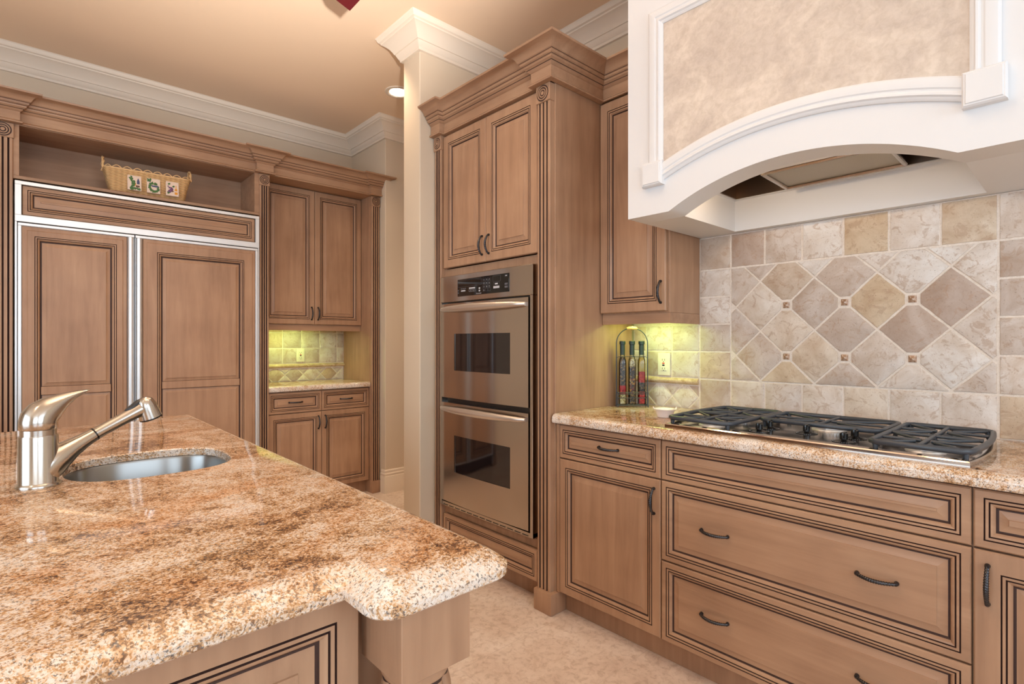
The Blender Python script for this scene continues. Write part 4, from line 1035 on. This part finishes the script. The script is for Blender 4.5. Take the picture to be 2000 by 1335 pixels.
for i, xc in enumerate((-0.078, 0.022, 0.124)):
    bm = BM(); box(bm, -0.036, 0.036, -0.004, 0.004, -0.048, 0.048, 0, 0.0015)
    tl = obj('picture_tile', bm, CERAMIC, BK, (xc, -0.0745, 0.074), (-0.12, 0, 0), label=('tile painted with leaves, a bottle and a glass', 'tile painted with a leaf wreath round a bowl', 'tile painted with purple grapes and a yellow bottle')[i])
    bm = BM(); y = -0.0046; rnd = random.Random(20 + i)
    if i == 0:
        for k in range(46): t = k / 46; disc(bm, -0.024 + 0.018 * math.sin(t * 3) + rnd.uniform(-0.006, 0.008), 0.036 - 0.078 * t + rnd.uniform(-0.006, 0.006), 0.006, 0.004, y - 0.00002 * k, 0, 7, rnd.uniform(0, 3))
        for k in range(16): disc(bm, -0.02 + 0.05 * k / 16, -0.037 + rnd.uniform(-0.005, 0.005), 0.006, 0.004, y - 0.001 - 0.00002 * k, 0, 7, rnd.uniform(0, 3))
        poly(bm, [(0.012, y, -0.006), (0.026, y, -0.006), (0.026, y, 0.012), (0.021, y, 0.030), (0.017, y, 0.030), (0.012, y, 0.012)], 3); disc(bm, 0.0, -0.008, 0.008, 0.011, y, 2); poly(bm, [(0.006, y, -0.026), (0.026, y, -0.026), (0.026, y, -0.014), (0.006, y, -0.014)], 4)
    elif i == 1:
        for k in range(60):
            a = 2 * PI * k / 60 * 0.86 + 0.9; disc(bm, 0.002 + 0.024 * math.cos(a) + rnd.uniform(-0.004, 0.004), -0.010 + 0.027 * math.sin(a) + rnd.uniform(-0.005, 0.005), 0.0065, 0.0045, y - 0.00002 * k, 0, 7, rnd.uniform(0, 3))
        for k in range(12): disc(bm, -0.022 + rnd.uniform(-0.01, 0.01), 0.034 + rnd.uniform(-0.008, 0.008), 0.006, 0.004, y - 0.0015 - 0.00002 * k, 0, 7, rnd.uniform(0, 3))
        poly(bm, [(-0.016, y - 0.002, 0.002), (0.028, y - 0.002, 0.002), (0.020, y - 0.002, -0.008), (-0.008, y - 0.002, -0.008)], 3)
    else:
        for k in range(30): t = k / 30; disc(bm, -0.020 + 0.026 * math.sin(t * 3.4) * (1 - t) + rnd.uniform(-0.006, 0.006), 0.010 - 0.040 * t + rnd.uniform(-0.005, 0.005), 0.0045, 0.0045, y - 0.00002 * k, 1, 8)
        for x, z in ((-0.018, 0.030), (0.006, 0.016), (-0.022, -0.030)): disc(bm, x, z, 0.008, 0.006, y - 0.001, 0, 7, 0.6)
        poly(bm, [(0.012, y, -0.012), (0.028, y, -0.012), (0.026, y, 0.0), (0.022, y, 0.004), (0.022, y, 0.024), (0.018, y, 0.024), (0.018, y, 0.004), (0.014, y, 0.0)], 2)
        poly(bm, [(0.012, y, -0.036), (0.028, y, -0.036), (0.028, y, -0.020), (0.012, y, -0.020)], 2); disc(bm, -0.002, -0.016, 0.010, 0.005, y, 4)
    obj('painted_picture', bm, [LEAF, GRAPE, AMBER, NAVY, plain('brown_glaze', lin(92, 58, 44), 0.4)], tl)

# ------------------------------------------------------------------ island
XI = -1.15
plan = [(XI, 0.715), (0.334, 0.715), (0.334, 0.617), (0.580, 0.617), (0.580, 2.800), (0.334, 2.800), (0.334, 2.705), (XI, 2.705)]
plan = round_corners(plan, [0, 0.0, 0.042, 0.045, 0.045, 0.042, 0.0, 0], 6)
SC = (0.256, 1.730)
def sup(rx, ry, z=None, n=56, e=0.72, c=SC):
    P = []
    for k in range(n):
        a = -2 * PI * k / n; P.append((c[0] + rx * math.copysign(abs(math.cos(a)) ** e, math.cos(a)), c[1] + ry * math.copysign(abs(math.sin(a)) ** e, math.sin(a))))
    return P if z is None else [(x, y, z) for x, y in P]
slab('countertop', plan, 'brown granite island countertop with undermount sink and faucet', EDGE, [(sup(0.187, 0.182), 0.914), (sup(0.1845, 0.1795), 0.911), (sup(0.184, 0.179), 0.892)])
bm = BM()
loops(bm, [sup(0.205, 0.200, 0.8905), sup(0.186, 0.181, 0.8905), sup(0.183, 0.178, 0.884), sup(0.178, 0.173, 0.78), sup(0.166, 0.161, 0.715), sup(0.14, 0.135, 0.698), sup(0.05, 0.05, 0.694), sup(0.04, 0.04, 0.690)], None, False, True)
SK = obj('sink', bm, STEELV, None, ang=0.9); tag(SK, 'stainless steel undermount sink in the granite island', 'sink')
bm = BM(); lathe(bm, [(0.040, 0.6905), (0.036, 0.693), (0.030, 0.691), (0.004, 0.6912)], 28, None, (SC[0], SC[1], 0)); obj('drain', bm, SILVER, SK)
IB = thing('kitchen_island', 'taupe wood kitchen island base with raised panel under granite top', 'kitchen island', (0, 0.768, 0))
bm = BM()   # hollow so the sink bowl hangs free; the corners are notched for the posts
box(bm, -1.08, 0.376, 0.0, 0.02, 0.1, 0.8735); box(bm, 0.356, 0.376, 0.02, 0.07, 0.1, 0.8735); box(bm, 0.356, 0.505, 0.05, 0.07, 0.1, 0.8735)
box(bm, -1.08, 0.505, 1.87, 1.89, 0.1, 0.8735); box(bm, -1.08, -1.06, 0.02, 1.87, 0.1, 0.8735); box(bm, 0.485, 0.505, 0.07, 1.87, 0.1, 0.8735); box(bm, -1.06, 0.485, 0.07, 1.87, 0.1, 0.12)
box(bm, -1.04, 0.45, 0.09, 1.85, 0.0, 0.1)
obj('carcass', bm, WV, IB)
for k in range(3):
    x1 = 0.374 - 0.485 * k; bm = BM(); panel(bm, x1 - 0.482, x1, 0.104, 0.868, rail=0.036, bev=0.026); obj('end_panel', bm, [WV, GLAZE], IB, ang=0.35)
def post(x, y, label):
    t = thing('island_post', label, 'post', (x, y, 0), 0); h = 0.060
    bm = BM(); box(bm, -h, h, -h, h, 0.757, 0.8735, 0, 0.0015)
    obj('square_cap', bm, WV, t, ang=0.4)
    bm = BM()
    def leaf(a, z):
        if not 0.45 < z < 0.735: return 1
        k = abs(math.sin(3 * a)) ; return 1 - 0.16 * (1 - k) ** 3
    lathe(bm, [(0.049, 0.7565), (0.052, 0.752), (0.052, 0.744), (0.049, 0.738), (0.0495, 0.733), (0.054, 0.715), (0.0565, 0.690), (0.056, 0.655), (0.051, 0.58), (0.043, 0.47), (0.036, 0.36), (0.036, 0.30)], 72,
          [0, 0, 0, 1, 0, 0, 0, 0, 0, 0, 0], mod=leaf)
    lathe(bm, [(0.036, 0.30), (0.050, 0.285), (0.050, 0.265), (0.040, 0.255), (0.046, 0.20)], 40)
    obj('turned_shaft', bm, [WV, GLAZE], t, ang=0.5)
    bm = BM(); box(bm, -h, h, -h, h, 0.0, 0.20, 0, 0.003); obj('square_foot', bm, WV, t)
post(0.4465, 0.708, 'turned taupe wood corner post under the near end of the island countertop')
# faucet
FA = thing('faucet', 'brushed nickel single-lever pull-out faucet on the granite island', 'faucet', (0.026, 1.624, 0.9143), math.radians(14))
bm = BM(); lathe(bm, [(0.0405, 0), (0.0405, 0.004), (0.0375, 0.007), (0.0360, 0.009), (0.0355, 0.112), (0.0345, 0.1145)], 48)
# swept branch grown out of the body
pts = [(0.004, 0, 0.028), (0.022, 0, 0.046), (0.042, 0, 0.062), (0.062, 0, 0.0755), (0.084, 0, 0.0885), (0.1055, 0, 0.1005)]
tube(bm, pts, [0.0345, 0.0340, 0.0290, 0.0225, 0.0180, 0.0155], 28, up=(0, 1, 0)); obj('body', bm, NICKEL, FA, ang=0.8)
bm = BM(); lathe(bm, [(0.0325, 0.1145), (0.0325, 0.127), (0.0315, 0.1275)], 40); obj('collar', bm, NICKEL, FA, ang=0.6)
bm = BM(); L = []
for z, xc, rx, ry, dz in ((0.1275, 0, 0.0335, 0.0335, 0), (0.1290, 0, 0.0350, 0.0350, 0), (0.1450, 0.000, 0.0350, 0.0350, 0.003), (0.1560, 0.003, 0.0335, 0.0338, 0.010), (0.1680, 0.012, 0.0290, 0.0310, 0.016), (0.1800, 0.026, 0.0220, 0.0270, 0.016), (0.1900, 0.041, 0.0160, 0.0225, 0.012), (0.1985, 0.057, 0.0115, 0.0180, 0.008), (0.2055, 0.074, 0.0085, 0.0150, 0.004), (0.2090, 0.086, 0.0060, 0.0135, 0.002), (0.2110, 0.094, 0.0030, 0.011, 0.001)):
    L.append([(xc + rx * math.cos(2 * PI * k / 36), ry * math.sin(2 * PI * k / 36), z - dz * math.cos(2 * PI * k / 36) * (1 if math.cos(2 * PI * k / 36) > 0 else 1.0)) for k in range(36)])
loops(bm, L, None, True, True); obj('lever', bm, NICKEL, FA, ang=1.0)
ax = Vector((0.119, 0, 0.0605)).normalized(); P0 = Vector((0.1055, 0, 0.1005))
bm = BM(); tube(bm, [P0 - ax * 0.0006, P0 + ax * 0.0026], 0.0159, 28, up=(0, 1, 0)); obj('joint_ring', bm, BLACK, FA)
bm = BM(); tube(bm, [P0 + ax * t for t in (0.0027, 0.02, 0.06, 0.095, 0.112)], [0.0150, 0.0145, 0.0150, 0.0165, 0.0180], 28, up=(0, 1, 0)); obj('spout_wand', bm, NICKEL, FA, ang=0.8)
hd = Vector((0.32, 0, -0.947)).normalized(); Hc = P0 + ax * 0.124 + Vector((0, 0, 0.010))
Q = Vector((0, 0, 1)).rotation_difference(hd).to_matrix().to_4x4()
bm = BM(); lathe(bm, [(0.004, -0.016), (0.013, -0.013), (0.019, -0.006), (0.0225, 0.006), (0.0245, 0.022), (0.0262, 0.040)], 36, None, tuple(Hc), M=Q); sh = obj('spray_head', bm, NICKEL, FA, ang=0.9)
bm = BM(); lathe(bm, [(0.0262, 0.0402), (0.0262, 0.0432), (0.024, 0.0445), (0.002, 0.0447)], 36, None, tuple(Hc), M=Q); obj('aerator_ring', bm, BLACK, sh)
bm = BM(); up_ = Vector((-ax.z, 0, ax.x)); cB = P0 + ax * 0.103 + up_ * 0.0165
L = []
for sc_, h_ in ((1.0, -0.004), (1.0, 0.0015), (0.86, 0.0045), (0.5, 0.006)):
    L.append([cB + ax * (0.026 * sc_ * math.cos(2 * PI * k / 24)) + Vector((0, 1, 0)) * (0.0095 * sc_ * math.sin(2 * PI * k / 24)) + up_ * (h_ + 0.0035 * math.cos(2 * PI * k / 24)) for k in range(24)])
loops(bm, L, None, True, True); obj('spray_button', bm, plain('dark_grey_rubber', lin(46, 46, 50), 0.4), FA, ang=0.8)

# ------------------------------------------------------------------ ceiling things
DL = thing('downlight', 'lit round recessed ceiling light beside the partition wall', 'ceiling light', (2.005, 3.409, H))
bm = BM(); lathe(bm, [(0.095, -0.0005), (0.094, -0.006), (0.078, -0.009), (0.066, -0.006), (0.060, -0.001)], 40, cap0=False, cap1=False); obj('trim_ring', bm, TRIMP, DL)
bm = BM(); lathe(bm, [(0.062, -0.002), (0.050, -0.008), (0.02, -0.012)], 32); obj('lens', bm, LIGHTMAT, DL, label='glowing lens')
FN = thing('ceiling_fan', 'dark red ceiling fan blade tip at the top edge of the picture', 'ceiling fan', (0.93, 1.62, 0))
bm = BM(); lathe(bm, [(0.07, 3.049), (0.07, 3.02), (0.02, 2.99), (0.014, 2.98), (0.014, 2.86), (0.05, 2.85), (0.11, 2.82), (0.12, 2.76), (0.10, 2.70), (0.03, 2.67)], 32); obj('motor', bm, PEWTER, FN, ang=0.7)
ba = math.atan2(0.66, 0.11)
for k in range(4):
    bm = BM(); a = ba + k * PI / 2
    sec = []
    outl = [(0.10, -0.035), (0.20, -0.062), (0.58, -0.070), (0.690, -0.055), (0.655, 0.02), (0.58, 0.070), (0.20, 0.060), (0.10, 0.035)]
    loops(bm, [[(x, y, 2.752 + y * 0.10 + dz) for x, y in outl] for dz in (0, 0.008)], None, True, True)
    obj('blade', bm, FANRED, FN, (0, 0, 0), (0, 0, a))
